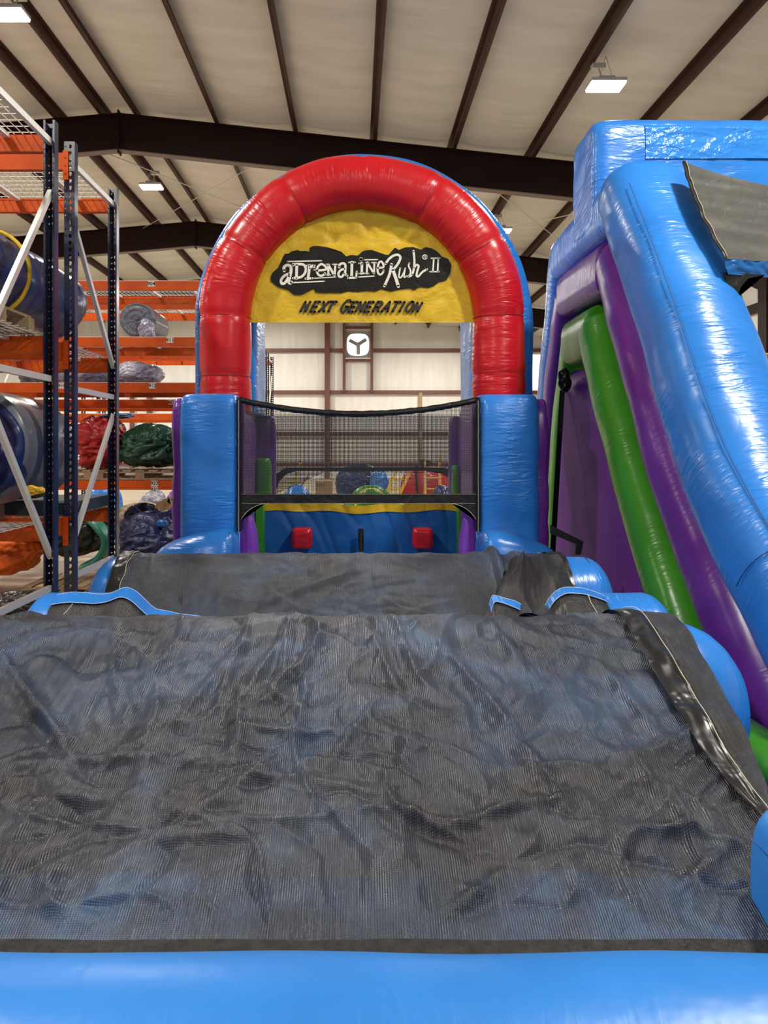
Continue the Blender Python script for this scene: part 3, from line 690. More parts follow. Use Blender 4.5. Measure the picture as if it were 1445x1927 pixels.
def profile(c, rho, phi0, B, n=60, extra=None):
    dy, dz = B[0]-c[0], B[1]-c[1]; D = sqrt(dy*dy+dz*dz); beta = atan2(dz, dy) % (2*pi)
    phi1 = beta-math.acos(rho/D); P = [(c[0]+rho*cos(radians(phi0)+(phi1-radians(phi0))*k/30), c[1]+rho*sin(radians(phi0)+(phi1-radians(phi0))*k/30)) for k in range(31)]
    P += [(P[-1][0]+(B[0]-P[-1][0])*k/60, P[-1][1]+(B[1]-P[-1][1])*k/60) for k in range(1, 61)]
    if extra: P += extra
    L = [0]
    for a, b in zip(P, P[1:]): L.append(L[-1]+math.hypot(b[0]-a[0], b[1]-a[1]))
    def f(s):
        s *= L[-1]; j = 0
        lo, hi = 0, len(L)-1
        while hi-lo > 1:
            m_ = (lo+hi)//2
            if L[m_] <= s: lo = m_
            else: hi = m_
        t = (s-L[lo])/(L[lo+1]-L[lo]); p = Vector((0, P[lo][0]*(1-t)+P[lo+1][0]*t, P[lo][1]*(1-t)+P[lo+1][1]*t))
        tg = Vector((0, P[lo+1][0]-P[lo][0], P[lo+1][1]-P[lo][1])).normalized()
        return p, Vector((0, tg.z, -tg.y)) if tg.y < 0 and False else (lambda nn: nn if nn.z > 0 or abs(nn.z) < .2 and nn.y < 0 else -nn)(Vector((0, tg.z, -tg.y)))
    return f, L[-1]
def crease(p, k=5.0, w=1.6): return max(0, 1-abs(mnoise.noise(p))*k)**w
def wrinkle(x, s, amp, seed=0):
    p = Vector((x, s, seed))
    wp = p+Vector((mnoise.noise(p*1.1+Vector((3, 3, 3))), mnoise.noise(p*1.1+Vector((8, 1, 2))), 0))*.35
    h = mnoise.noise(wp*1.6)*.65
    h += .85*crease(Vector((wp.x*1.5+wp.y*.9, wp.y*1.5-wp.x*.6, seed+2)), 8)
    h += .6*crease(Vector((wp.x*2.4-wp.y*1.6, wp.y*1.3+wp.x*1.0, seed+5)), 9)
    h -= .5*crease(Vector((wp.x*3.5, wp.y*5.0, seed+9)), 5)
    h += .3*crease(Vector((wp.x*6+wp.y*2, wp.y*7, seed+11)), 4)+.12*mnoise.noise(wp*22)
    return h*amp
FOLDS = [((830, 1215), (1040, 1480), .022), ((440, 1230), (300, 1400), .015), ((900, 1330), (1060, 1530), .012), ((545, 1170), (530, 1300), .02), ((1250, 1480), (1330, 1640), .014),
         ((80, 1350), (140, 1420), .02), ((330, 1560), (560, 1400), .012), ((690, 1180), (760, 1330), .012),
         ((0, 1442), (420, 1436), .014), ((420, 1440), (740, 1500), .012), ((10, 1515), (270, 1508), .013), ((230, 1590), (470, 1572), .018), ((690, 1520), (850, 1565), .012), ((830, 1565), (1090, 1505), .02), ((1240, 1705), (1375, 1590), .016),
         ((90, 1640), (105, 1745), .02), ((100, 1720), (230, 1765), .012), ((0, 1235), (115, 1412), .024), ((452, 1300), (444, 1440), .014), ((545, 1180), (462, 1310), .018), ((500, 1300), (580, 1350), .012), ((770, 1780), (960, 1640), .012), ((620, 1440), (700, 1330), .012), ((1120, 1240), (1260, 1420), .016), ((930, 1180), (985, 1260), .014), ((1190, 1440), (1250, 1520), .014)]
NEARC = (3.45, H-1.16); pf, plen = profile(NEARC, .372, 10, (1.97, H-1.295))
def slope_hit(px, py):
    k = (py-VY)/F
    # intersect the ray with the mesh profile
    best = None
    for i in range(200):
        p, n = pf(.2+.8*i/199); e = abs((H-p.z)/p.y-k)
        if best is None or e < best[0]: best = (e, .2+.8*i/199, p)
    return Vector(((px-VX)/F*best[2].y, best[1]*plen))
FH = [(slope_hit(*a), slope_hit(*b), h) for a, b, h in FOLDS]
fy = lambda py: slope_hit(600, py).y/plen
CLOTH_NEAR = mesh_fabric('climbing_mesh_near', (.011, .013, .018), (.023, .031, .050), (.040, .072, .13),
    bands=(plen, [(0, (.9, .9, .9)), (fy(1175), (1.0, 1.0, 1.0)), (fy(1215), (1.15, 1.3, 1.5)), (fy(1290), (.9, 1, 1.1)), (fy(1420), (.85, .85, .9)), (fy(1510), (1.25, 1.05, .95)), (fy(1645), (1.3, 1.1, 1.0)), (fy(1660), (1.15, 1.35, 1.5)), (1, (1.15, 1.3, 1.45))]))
def foldh(x, s):
    h = 0; q = Vector((x, s))
    for a, b, amp in FH:
        ab = b-a; t = max(0, min(1, (q-a).dot(ab)/ab.length_squared)); dd = (q-a-ab*t).length
        if dd < .25: h += 1.25*amp*sin(pi*min(1, .1+t*.8))*math.exp(-(dd/.022)**2)-amp*.5*math.exp(-((dd-.06)/.04)**2)*sin(pi*t)
    return h
def near_pt(u, v):
    x = -2.35+(1.3+2.35)*u; p, n = pf(v); s = v*plen
    k = min(1, max(.0, (v-.12)/.2)); k2 = min(1, max(0, .985-v)/.06+.05)
    d = (wrinkle(x, s, .027)*(.10+.90*k)+foldh(x, s)*min(1, .3+k))*k2
    if v < .55: d += .010*max(0, 1-abs(v-.2)/.12)*(crease(Vector((x*2.2, 0, 3)), 4)*1.4)
    return Vector((x, p.y, p.z))+n*(max(d, -.012*(1 if v < .45 else 9))+.008)
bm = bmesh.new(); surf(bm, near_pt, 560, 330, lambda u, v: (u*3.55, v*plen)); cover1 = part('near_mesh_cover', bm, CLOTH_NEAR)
# hem along the foot of the near cover
bm = bmesh.new()
def hem_pt(u, v):
    x = -2.35+3.6*u; p, n = pf(.994); return Vector((x, p.y-.004-.055*v, p.z+.020-.024*v+.004*mnoise.noise(Vector((x*4, v, 0)))))
surf(bm, hem_pt, 160, 6, lambda u, v: (u*3.6, v*.05)); part('foot_hem', bm, HEMCLOTH, cover1)
# side flap with plastic hem on the right of the near cover
def flap_x(v):   # v = fraction along near profile
    t = (v-.12)/.72; 
    inner = 1.175+.08*max(0, (t-.75)/.25)**1.5; outer = 1.43-.10*max(0, (t-.3)/.7)-.05*max(0, (t-.7)/.3); return inner, max(outer, inner+.015)
def flap_pt(u, v, off=.034):
    vv = .12+.74*v; p, n = pf(vv); a, b = flap_x(vv); x = a+(b-a)*u
    sag = -.01*u+.012*sin(u*pi)+.012*mnoise.noise(Vector((x*5, vv*14, 3)))
    return Vector((x, p.y, p.z))+n*(off+sag)
bm = bmesh.new(); surf(bm, flap_pt, 26, 130, lambda u, v: (u*.26, v*1.4)); flap = part('side_flap', bm, CLOTH_FLAP, cover1) if False else part('side_flap', bm, CLOTH_FLAP)
bm = bmesh.new(); surf(bm, lambda u, v: flap_pt(u*.42-.01, v, .041+.006*mnoise.noise(Vector((u*3, v*16, 8)))), 12, 160, lambda u, v: (u*.1, v*1.4)); hemv = part('plastic_hem', bm, BLACKV, flap)
bm = bmesh.new(); tube(bm, [flap_pt(.36, k/80, .052) for k in range(1, 80)], .0017, 4); part('stitching', bm, THREAD, flap)
# rear mesh cover
pf3, pl3 = profile((5.3, H-1.13), .374, 20, (4.5, H-1.34))
def rear_pt(u, v):
    x = -1.60+3.02*u; p, n = pf3(v)
    d = wrinkle(x, v*pl3+4, .009, 4)
    # bunched fold towards the right end
    fx = .93+.05*v; d += .05*math.exp(-((x-fx)/.035)**2)*min(1, v*3+.3)-.03*math.exp(-((x-fx-.09)/.04)**2)+.02*math.exp(-((x-fx-.16)/.05)**2)
    return Vector((x, p.y, p.z))+n*(.008+max(d, -.008))
bm = bmesh.new(); surf(bm, rear_pt, 320, 130, lambda u, v: (u*3.0, v*pl3)); cover3 = part('rear_mesh_cover', bm, CLOTH)
for (ua, ub, us_) in ((0, .026, .029), (.964, 1.0, .958)):
    bm = bmesh.new()
    def hp(u, v, o=.01): 
        uu = ua+(ub-ua)*u; q = rear_pt(uu, v); p, n = pf3(v); return q+n*(o+.008*mnoise.noise(Vector((u*2, v*22, 1))))
    surf(bm, hp, 6, 60, lambda u, v: (u*.1, v)); part('plastic_hem', bm, BLACKV, cover3)
    bm = bmesh.new(); tube(bm, [rear_pt(us_, k/60)+pf3(k/60)[1]*.009+Vector((.006*sin(k*.9), 0, 0)) for k in range(2, 59)], .0022, 4); part('stitching', bm, THREAD, cover3)
# torn middle mesh flaps with blue trimmed edges
def trimmed(pts, strip_w, name, drop=((.12, .045), (.24, .17), (.33, .36)), d0=4.2, n=60, parent=course):
    E = [Vector(p) for p in smooth_path([tuple(R(px, py, d0)) for px, py in pts], n)]
    L = 0
    offs = [(0, 0)]+list(drop)
    def pt(u, v):
        i = u*(n-1); i0 = min(n-2, int(i)); e = E[i0].lerp(E[i0+1], i-i0); k = v*(len(offs)-1); k0 = min(len(offs)-2, int(k)); t = k-k0
        dy = offs[k0][0]*(1-t)+offs[k0+1][0]*t; dz = offs[k0][1]*(1-t)+offs[k0+1][1]*t
        return e+Vector((0, -dy, -dz+.008*mnoise.noise(Vector((e.x*8, v*3, 2)))))
    bm = bmesh.new(); surf(bm, pt, 90, 24, lambda u, v: (u*1.0, v*.4)); s = link(name, bm, CLOTH_FLAP, parent)
    bm = bmesh.new(); uvl = bm.loops.layers.uv.verify()
    wv = strip_w/len(offs)
    def sp(u, v): return pt(u, v*strip_w)+Vector((0, -.004, .007))
    surf(bm, sp, 90, 3, lambda u, v: (u, v*.04)); st = link('trim_strip', bm, BLUE, s)
    for vv in (0, 1):
        bm = bmesh.new(); tube(bm, [sp(k/80, vv)+Vector((0, -.001, .001)) for k in range(81)], .0028, 5); link('piping', bm, PIPING, s)
    return s
fl = trimmed([(108, 1122), (140, 1117), (165, 1119), (190, 1121), (212, 1117), (235, 1108), (255, 1114), (275, 1132), (293, 1148), (318, 1153), (345, 1159), (385, 1162), (424, 1166)], .25, 'middle_mesh_flap')
bm = bmesh.new(); tube(bm, [R(137, 1136, 4.08), R(130, 1145, 4.05), R(118, 1158, 4.0), R(112, 1170, 3.98)], .002, 4); link('stitching', bm, THREAD, fl)
fr = trimmed([(1022, 1153), (1030, 1134), (1043, 1118), (1060, 1108), (1085, 1107), (1105, 1112), (1129, 1120), (1136, 1124)], .16, 'middle_mesh_flap')
bm = bmesh.new(); tube(bm, [R(1106, 1118, 4.12), R(1112, 1134, 4.08), R(1122, 1150, 4.03), R(1130, 1160, 4.0)], .002, 4); link('stitching', bm, THREAD, fr)
fr2 = trimmed([(920, 1142), (926, 1124), (938, 1124), (955, 1129), (970, 1134), (986, 1143), (1010, 1150)], .18, 'middle_mesh_flap')
top_ = [(958, 1062, 5.0), (968, 1046, 5.1), (985, 1044, 5.12), (1000, 1048, 5.05), (1020, 1045, 5.1), (1050, 1045, 5.1)]
bot_ = [(905, 1170, 4.35), (935, 1168, 4.2), (985, 1158, 4.05), (1020, 1165, 4.0), (1060, 1165, 4.05), (1120, 1165, 4.1)]
mid_ = [(940, 1115, 4.72), (952, 1105, 4.6), (985, 1112, 4.5), (1010, 1108, 4.62), (1045, 1105, 4.5), (1078, 1108, 4.65)]
def bunch(u, v):
    def at(L):
        i = u*5; k = min(4, int(i)); a, b = R(*L[k]), R(*L[k+1]); return a.lerp(b, i-k)
    A0, M0, B0 = at(top_), at(mid_), at(bot_)
    p = A0*(1-v)**2+M0*2*v*(1-v)*1.0+B0*v*v
    fold = .035*crease(Vector((u*2.6+v*.5, v*.7, 4)), 3)+.012*mnoise.noise(Vector((u*9, v*3, 1)))
    return p+Vector((0, -.5, .86))*fold
bm = bmesh.new(); surf(bm, bunch, 90, 60, lambda u, v: (u*.7, v*.7)); part('bunched_mesh', bm, CLOTH_FLAP, cover3)
# ---------------- columns
def column(px0, px1, side, purple_px):
    y0 = 6.85
    X0, X1 = (px0-VX)/F*y0, (px1-VX)/F*y0; cx = (X0+X1)/2; hw = (X1-X0)/2; top = H+(VY-740)/F*y0
    def tp(co):
        k = 1+.035*max(0, -co.z/(top/2))**3
        return Vector((co.x*k, co.y, co.z))
    bm = bmesh.new(); puff(bm, (cx, y0+.45, top/2), (hw, .46, top/2), 'z', 6, 14, 34, .010, px0, 3, 0, None, tp); c = part('column', bm, BLUE)
    # puckered inner seam and crosswise seams
    xs = X1-.005 if side < 0 else X0+.005
    seamline([(xs-side*0, y0+.05, z) for z in (.4, 1.0, 1.6, top-.1)], c, PIPING, .004)
    P0, P1 = (purple_px[0]-VX)/F*(y0+.1), (purple_px[1]-VX)/F*(y0+.1)
    bm = bmesh.new(); puff(bm, ((P0+P1)/2, y0+.52, top/2-.015), ((P1-P0)/2, .45, top/2-.015), 'z', 4, 10, 20, .02, px0, 3); part('side_panel', bm, PURPLE)
    xi = X1+.004 if side < 0 else X0-.004
    bm = bmesh.new(); puff(bm, (xi, y0+.52, top/2-.03), (.022, .40, top/2-.03), 'z', 7, 16, 16); part('inner_panel', bm, PURPLE)
    return c
column(331, 450, -1, (320, 352)); column(898, 1021, 1, (1000, 1036))
for (px0, px1, s) in ((292, 446, -1), (901, 1046, 1)):
    y = 6.72; X0, X1 = (px0-VX)/F*y, (px1-VX)/F*y; cx, hw = (X0+X1)/2, (X1-X0)/2
    def tp(co):
        t = (co.x/hw*s+1)/2      # 1 at the outer end
        return Vector((co.x, co.y, co.z-(.17*t*t if co.z > 0 else 0)))
    bm = bmesh.new(); puff(bm, (cx, y+.02, (H-.735)/2), (hw, .34, (H-.735)/2), 'x', 4, 7, 26, .008, px0, 3, 0, None, tp); part('column_foot', bm, BLUE)
# ---------------- arch
def arch_path(y, cx, cz, r, zb, n=26):
    return [(cx-r, y, zb), (cx-r, y, (zb+cz)/2)]+[(cx-r*cos(pi*k/n), y, cz+r*sin(pi*k/n)) for k in range(n+1)]+[(cx+r, y, (zb+cz)/2), (cx+r, y, zb)]
ACX, ACZ = .085, H+1.184
bm = bmesh.new(); sweep(bm, arch_path(7.22, ACX-.02, ACZ, 1.278, H+.3), (0, 1, 0), .235, .245, 220, 36, 2.2, (0, 0), pinch=(.06, .155, .27, .385, .5, .615, .73, .845, .94), pdepth=.045, pw=.035, lump=.018)
arch = part('arch_front_tube', bm, RED)
for f_ in (.155, .27, .385, .615, .73, .845, .06, .94):
    P = smooth_path(arch_path(7.22, ACX-.02, ACZ, 1.278, H+.3), 221); i = round(f_*220); c = Vector(P[i]); t = (Vector(P[min(220, i+1)])-Vector(P[i-1])).normalized(); n = Vector((0, 1, 0)).cross(t)
    seamline([c+Vector((0, 1, 0))*(.226*cos(a))+n*(.236*sin(a)) for a in [radians(90+9*k) for k in range(21)]], arch, SEAMR, .003)
bm = bmesh.new(); sweep(bm, arch_path(7.86, ACX, ACZ, 1.345, H+.3), (0, 1, 0), .50, .305, 180, 48, 7, (0, 0), lump=.012); body = part('arch_body', bm, BLUE)
# banner
bnr_y = 7.22; pts = []
bx, bz, br_ = ACX-.02, ACZ, 1.07
zb_ = H+(VY-607)/F*bnr_y
def ban(u, v):
    th = pi*u; # edge point
    ex, ez = bx-br_*cos(th), bz+br_*sin(th)
    x = -br_+2*br_*u; zt = bz+sqrt(max(0, br_**2-x*x)); z = zb_+(zt-zb_)*v
    k = min(1, 4*(1-v)+.1, 6*min(u, 1-u)+.1)
    if z < zb_+.74: k *= .3
    p = Vector((bx+x, bnr_y+.001+k*(.008+.022*crease(Vector((x*2.6+z*1.3, z*2.2-x*.8, 3)), 4)+.014*crease(Vector((x*5-z*3, z*4+x, 8)), 4)+.01*mnoise.noise(Vector((x*7, z*7, 1)))), z))
    return p
bm = bmesh.new(); surf(bm, lambda u, v: ban(.5-.5*cos(pi*u), v), 120, 50, lambda u, v: (u, v)); banner = part('banner', bm, YELLOW)
ZS = 8.028
def A(x, y, dy=0): return R(505+x/ZS, 455+y/ZS, bnr_y)*1+Vector((0, dy, 0))
def B_(x, y, dy=0): return R(675+x/ZS, 455+y/ZS, bnr_y)+Vector((0, dy, 0))
blobA = [(35,540),(60,470),(105,430),(150,390),(210,290),(250,180),(300,182),(350,145),(440,125),(480,140),(570,138),(622,152),(628,85),(680,66),(760,65),(900,85),(1000,135),(1100,150),(1175,222),(1250,200),(1350,210)]
blobB = [(50,150),(100,130),(190,122),(300,160),(400,195),(450,200),(490,150),(545,90),(610,125),(700,85),(820,80),(940,120),(1010,80),(1100,100),(1190,150),(1250,220),(1350,260),(1398,350),(1380,470),(1330,575),(1210,610),(1130,670),(1050,695),(920,680),(830,730),(780,700),(560,730),(480,748),(340,715),(250,750),(130,740),(0,755)]
blobC = [(1300,755),(1200,748),(1100,772),(900,768),(870,775),(710,765),(680,710),(600,750),(500,800),(380,800),(290,725),(140,680),(40,600)]
poly = [A(*p, -.004) for p in blobA]+[B_(*p, -.004) for p in blobB]+[A(*p, -.004) for p in blobC]
bm = bmesh.new(); prism(bm, poly, (0, .003, 0)); link('logo_patch', bm, PATCH, banner, smooth=False)
def stroke(bm, pts, w, P, y=-.007):
    pts = [Vector((x, yy, 0)) for x, yy in pts]
    if len(pts) > 2:
        q = smooth_path([tuple(p) for p in pts], max(6, len(pts)*5)); pts = [Vector(p) for p in q]
    hw = w/2; poly_l = []; poly_r = []
    for i, p in enumerate(pts):
        t = (pts[min(i+1, len(pts)-1)]-pts[max(i-1, 0)]).normalized(); n = Vector((-t.y, t.x, 0))*hw
        poly_l.append(p+n); poly_r.append(p-n)
    def V(p, dy): return bm.verts.new(P(p.x, p.y, dy))
    for i in range(len(pts)-1):
        bm.faces.new([V(poly_l[i], y), V(poly_l[i+1], y), V(poly_r[i+1], y), V(poly_r[i], y)])
    for p in (pts[0], pts[-1]):
        bm.faces.new([V(p+Vector((cos(a), sin(a), 0))*hw, y) for a in [k*pi/7 for k in range(14)]])
def letters(name, items, P, m, y=-.007):
    bm = bmesh.new()
    for k, (pts, w) in enumerate(items): stroke(bm, pts, w, P, y-.00012*k)
    return link(name, bm, m, banner, smooth=False, recalc=False)
wordA = [([(240,440),(238,385),(290,355),(335,375),(343,440),(322,540),(308,610),(330,628),(348,612)],46), ([(322,485),(250,510),(195,575),(200,628),(245,628),(290,565),(315,515)],42),
 ([(375,342),(520,345),(565,400),(552,475),(490,535),(375,552)],38), ([(430,345),(425,555)],42), ([(378,342),(378,360)],30), ([(372,552),(430,552)],34),
 ([(625,360),(600,560)],42), ([(565,560),(662,552)],34), ([(590,362),(630,365)],34), ([(625,410),(660,368),(695,365)],36), ([(690,400),(694,422)],34),
 ([(735,438),(865,422),(860,375),(800,340),(745,385),(732,450),(765,508),(820,512),(852,480)],34),
 ([(905,350),(905,500)],34), ([(905,350),(990,500)],36), ([(1010,350),(1000,510)],34), ([(875,503),(935,503)],24), ([(970,345),(1045,345)],24), ([(880,345),(920,345)],24),
 ([(1068,388),(1082,345),(1130,328),(1162,355),(1162,420),(1163,490),(1190,512)],36), ([(1158,412),(1095,430),(1058,480),(1070,528),(1110,530),(1150,480)],34),
 ([(1215,315),(1308,312)],26), ([(1262,315),(1257,540)],42), ([(1202,550),(1320,545)],30), ([(1325,545),(1335,455)],30),
 ([(1400,266),(1400,274)],54), ([(1367,330),(1410,328)],26), ([(1412,330),(1410,480)],40), ([(1370,484),(1465,480)],24),
 ([(290,302),(805,290)],20), ([(370,620),(845,600)],20), ([(685,555),(1018,536)],16)]
for it in range(len(wordA)): wordA[it] = (wordA[it][0], wordA[it][1]*.97)
letters('logo_lettering', wordA, A, WHITEL)
wordB = [([(110,315),(150,315)],20), ([(128,315),(122,480)],30), ([(130,322),(222,470)],32), ([(235,320),(232,480)],28), ([(195,318),(262,318)],20), ([(97,484),(150,484)],20),
 ([(290,398),(372,385),(362,325),(333,300),(302,325),(284,400),(292,475),(330,497),(365,465),(375,435)],30), ([(85,275),(285,272)],18), ([(-5,535),(235,520)],18),
 ([(405,335),(450,270),(520,215),(590,200),(628,240),(600,320),(545,395),(505,425)],36), ([(495,345),(462,500),(388,670)],40), ([(512,420),(562,560),(597,675)],48),
 ([(625,400),(610,480),(608,538),(640,538),(680,470),(700,405)],24), ([(700,410),(682,535),(718,520)],22),
 ([(762,325),(752,370),(780,435),(772,500),(732,530),(785,520),(822,470)],24), ([(826,142),(840,300),(830,420),(802,500)],32), ([(832,400),(870,352),(903,372),(882,450),(872,515),(900,525),(960,460),(1030,418)],30),
 ([(1092,253),(1225,250)],20), ([(1072,456),(1212,454)],20), ([(1133,255),(1118,455)],24), ([(1200,252),(1190,455)],24),
 ([(997+34*cos(a),233+34*sin(a)) for a in [k*pi/8 for k in range(17)]],11), ([(984,250),(984,216),(1002,216),(1008,225),(1000,233),(984,233)],7), ([(996,233),(1010,250)],7)]
letters('logo_lettering', wordB, B_, WHITEL)
def G(x, y, dy=0): return R(550+x/5.558, 555+y/5.558, bnr_y)+Vector((0, dy, 0))
def sh(x0, w, h0=68, h1=182): # local glyph box -> sheared coordinates
    def f(gx, gy): return (x0+gx*w+(1-gy)*52, h0+(h1-h0)*gy)
    return f
GL = {'N': [[(0,1),(0,0)],[(0,0),(1,1)],[(1,1),(1,0)]], 'E': [[(1,0),(0,0)],[(0,0),(0,1)],[(0,1),(1,1)],[(0,.5),(.8,.5)]], 'X': [[(0,0),(1,1)],[(1,0),(0,1)]], 'T': [[(0,0),(1.1,0)],[(.5,0),(.5,1)]],
      'G': [[(1,.12),(.7,-.06),(.3,0),(.02,.35),(0,.75),(.25,1.02),(.6,1),(.85,.75),(.85,.55)],[(.5,.55),(.95,.55)]], 'R': [[(0,1),(0,0)],[(0,.02),(.7,.02),(.95,.25),(.7,.5),(0,.52)],[(.4,.52),(.95,1)]],
      'A': [[(0,1),(.55,0)],[(.55,0),(.95,1)],[(.2,.68),(.85,.68)]], 'I': [[(0,0),(0,1)]], 'O': [[(.5,0),(.15,.15),(0,.5),(.15,.88),(.5,1),(.85,.85),(1,.5),(.85,.12),(.5,0)]]}
its = []
for ch, x0, wd, h0 in (('N',78,62,70),('E',182,60,70),('X',268,66,70),('T',338,75,70),('G',492,82,60),('E',578,58,72),('N',655,62,72),('E',742,62,72),('R',835,70,70),('A',925,78,70),('T',1010,72,72),('I',1112,10,72),('O',1165,72,70),('N',1248,62,80)):
    f = sh(x0+8, wd*.82, h0+4, 177)
    for pl in GL[ch]: its.append(([f(*p) for p in pl], 27 if ch != 'N' else 25))
    if x0 == 338: n_next = len(its)
letters('slogan_lettering', its[:n_next], G, SLOGAN); letters('slogan_lettering', its[n_next:], G, SLOGAN)
# ---------------- front net between the columns
NX0, NX1 = (452-VX)/F*6.9, (897-VX)/F*6.9
def ntop(u): return H+(VY-(748+26*(1-(2*u-1)**2)))/F*6.9
def nx(u): return NX0+(NX1-NX0)*u
zt2 = H+(VY-932)/F*6.9
bm = bmesh.new(); surf(bm, lambda u, v: Vector((nx(u), 6.9, ntop(u)*(1-v)+zt2*v)), 40, 10); net = part('front_net', bm, NET)
bm = bmesh.new(); surf(bm, lambda u, v: Vector((nx(u), 6.89-.02*sin(v*pi), ntop(u)+.005-.055*v+.006*mnoise.noise(Vector((u*30, v*3, 0))))), 100, 6, lambda u, v: (u*2, v*.1)); part('top_band', bm, BLACKV, net)
bm = bmesh.new(); surf(bm, lambda u, v: Vector((nx(u), 6.88, zt2+.01-.085*v+.004*mnoise.noise(Vector((u*30, v*3, 0))))), 100, 6, lambda u, v: (u*2, v*.1)); part('bottom_band', bm, BLACKV, net)
for z_ in (zt2+.012, zt2-.072):
    bm = bmesh.new(); tube(bm, [(nx(0), 6.873, z_), (nx(.5), 6.873, z_), (nx(1), 6.873, z_)], .0016, 4); part('stitching', bm, THREAD, net)
for s, u0 in ((1, 0), (-1, 1)):
    x0 = nx(u0); bm = bmesh.new()
    surf(bm, lambda u, v: Vector((x0+s*(.045*u-.03)+.008*mnoise.noise(Vector((v*16, u, s))), 6.87-.02*sin(u*pi), ntop(u0)*(1-v)+(zt2-.32)*v)), 6, 80, lambda u, v: (u*.1, v*2)); part('side_band', bm, BLACKV, net)
    bm = bmesh.new(); poly = [Vector((x0-s*.03, 6.875, zt2-.03)), Vector((x0+s*.26, 6.875, zt2-.05))]+[Vector((x0+s*(.26-.28*sin(a)), 6.875, zt2-.07-.27*(1-cos(a)))) for a in [k*pi/16 for k in range(9)]]
    prism(bm, poly, (0, .012, 0)); part('corner_gusset', bm, BLACKV, net, smooth=False)
    bm = bmesh.new(); tube(bm, [Vector(p)+Vector((0, -.004, 0)) for p in poly[2:]], .0022, 4); part('stitching', bm, THREAD, net)
    bm = bmesh.new(); tube(bm, [(x0-s*.005, 6.843, ntop(u0)-.03-k*.02+0) for k in range(0, 60)], .0018, 4); part('lacing', bm, THREAD, net)
# ---------------- the pit behind the net
for (pa, pb, y, ztop, m, nm, mz) in ((455, 480, 7.95, 770, PURPLE, 'purple_pillar', 0), (474, 518, 8.2, 782, PURPLE, 'inner_pillar', 0), (478, 509, 8.0, 862, GREEN, 'green_pillar', 0),
                             (866, 893, 7.95, 770, PURPLE, 'purple_pillar', 0), (846, 872, 8.2, 782, PURPLE, 'inner_pillar', 0), (852, 866, 8.0, 875, GREEN, 'green_pillar', 0)):
    X0, X1 = (pa-VX)/F*y, (pb-VX)/F*y; zt = H+(VY-ztop)/F*y
    bm = bmesh.new(); puff(bm, ((X0+X1)/2, y+.1, zt/2), ((X1-X0)/2, .12, zt/2), 'z', 3, 9, 24, .006, pa, 4, 0); part(nm, bm, m)
for (pa, pb, s) in ((438, 482, 1), (868, 912, -1)):
    y = 7.3; X0, X1 = (pa-VX)/F*y, (pb-VX)/F*y; zt = H+(VY-962)/F*y
    bm = bmesh.new(); puff(bm, ((X0+X1)/2-s*.05, y+.1, zt/2), ((X1-X0)/2+.05, .22, zt/2), 'y', 2.6, 5, 20); part('inner_bolster', bm, VIOLET)
for (pa, pb) in ((481, 495), (863, 876)):
    y = 7.75; X0, X1 = (pa-VX)/F*y, (pb-VX)/F*y; zt = H+(VY-952)/F*y
    bm = bmesh.new(); box(bm, X0, X1, y, y+.6, 0, zt); part('green_edge_panel', bm, GREEN, smooth=False)
y = 7.95; X0, X1 = (488-VX)/F*y, (872-VX)/F*y
def cur(u, v, zt_, zb2): 
    x = X0+(X1-X0)*u; z = zt_+(zb2-zt_)*v
    return Vector((x, y+.03*mnoise.noise(Vector((x*3+z*.9, z*.7, 5)))+.018*crease(Vector((x*4.5+z*1.6, z*.9, 1)), 4), z+(.012*sin(u*9)+.01*sin(u*23) if v == 0 else 0)))
zy = H+(VY-948)/F*y; zz = H+(VY-961)/F*y
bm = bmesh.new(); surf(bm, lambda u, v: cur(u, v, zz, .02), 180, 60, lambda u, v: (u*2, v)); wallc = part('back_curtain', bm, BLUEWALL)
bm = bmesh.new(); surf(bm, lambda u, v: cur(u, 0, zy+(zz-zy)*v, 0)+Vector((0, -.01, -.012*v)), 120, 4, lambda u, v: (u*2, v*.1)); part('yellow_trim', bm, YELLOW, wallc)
for px in (568, 795.5):
    c = R(px, 1013, 7.8); bm = bmesh.new(); puff(bm, (c.x, 7.84, c.z), (.104, .12, .106), 'y', 6, 5, 16, .004, px); part('red_block', bm, RED)
bm = bmesh.new(); prism(bm, [R(674, 995, 7.86), R(684, 995, 7.86), R(682, 1016, 7.86), R(684, 1038, 7.86), R(674, 1038, 7.86), R(676, 1016, 7.86)], (0, .012, 0)); part('webbing_handle', bm, BLACKSTRAP, wallc, smooth=False)
# rear net with a cut-out arch along its foot
ry = 9.0
def X9(p): return (p-VX)/F*ry
def Z9(p): return H+(VY-p)/F*ry
bm = bmesh.new()
poly = [Vector((X9(510), ry, Z9(782))), Vector((X9(852), ry, Z9(782))), Vector((X9(852), ry, Z9(915))), Vector((X9(845), ry, Z9(900))), Vector((X9(830), ry, Z9(891))), Vector((X9(800), ry, Z9(887))), Vector((X9(560), ry, Z9(887))), Vector((X9(540), ry, Z9(893))), Vector((X9(527), ry, Z9(908))), Vector((X9(518), ry, Z9(930))), Vector((X9(510), ry, Z9(930)))]
f = bm.faces.new([bm.verts.new(p) for p in poly]); bmesh.ops.triangulate(bm, faces=[f]); rnet = part('rear_net', bm, NETB, smooth=False)
bm = bmesh.new(); pl = [(858, 925), (848, 903), (832, 892), (800, 886), (680, 887), (560, 886), (540, 891), (526, 905), (517, 932)]
up_ = [(862, 905), (852, 886), (834, 880), (800, 879), (680, 882), (560, 880), (536, 881), (518, 893), (508, 930)]
prism(bm, [Vector((X9(a), ry-.01, Z9(b))) for a, b in pl]+[Vector((X9(a), ry-.01, Z9(b))) for a, b in reversed(up_)], (0, .012, 0)); part('net_border', bm, BLACKV, rnet, smooth=False)

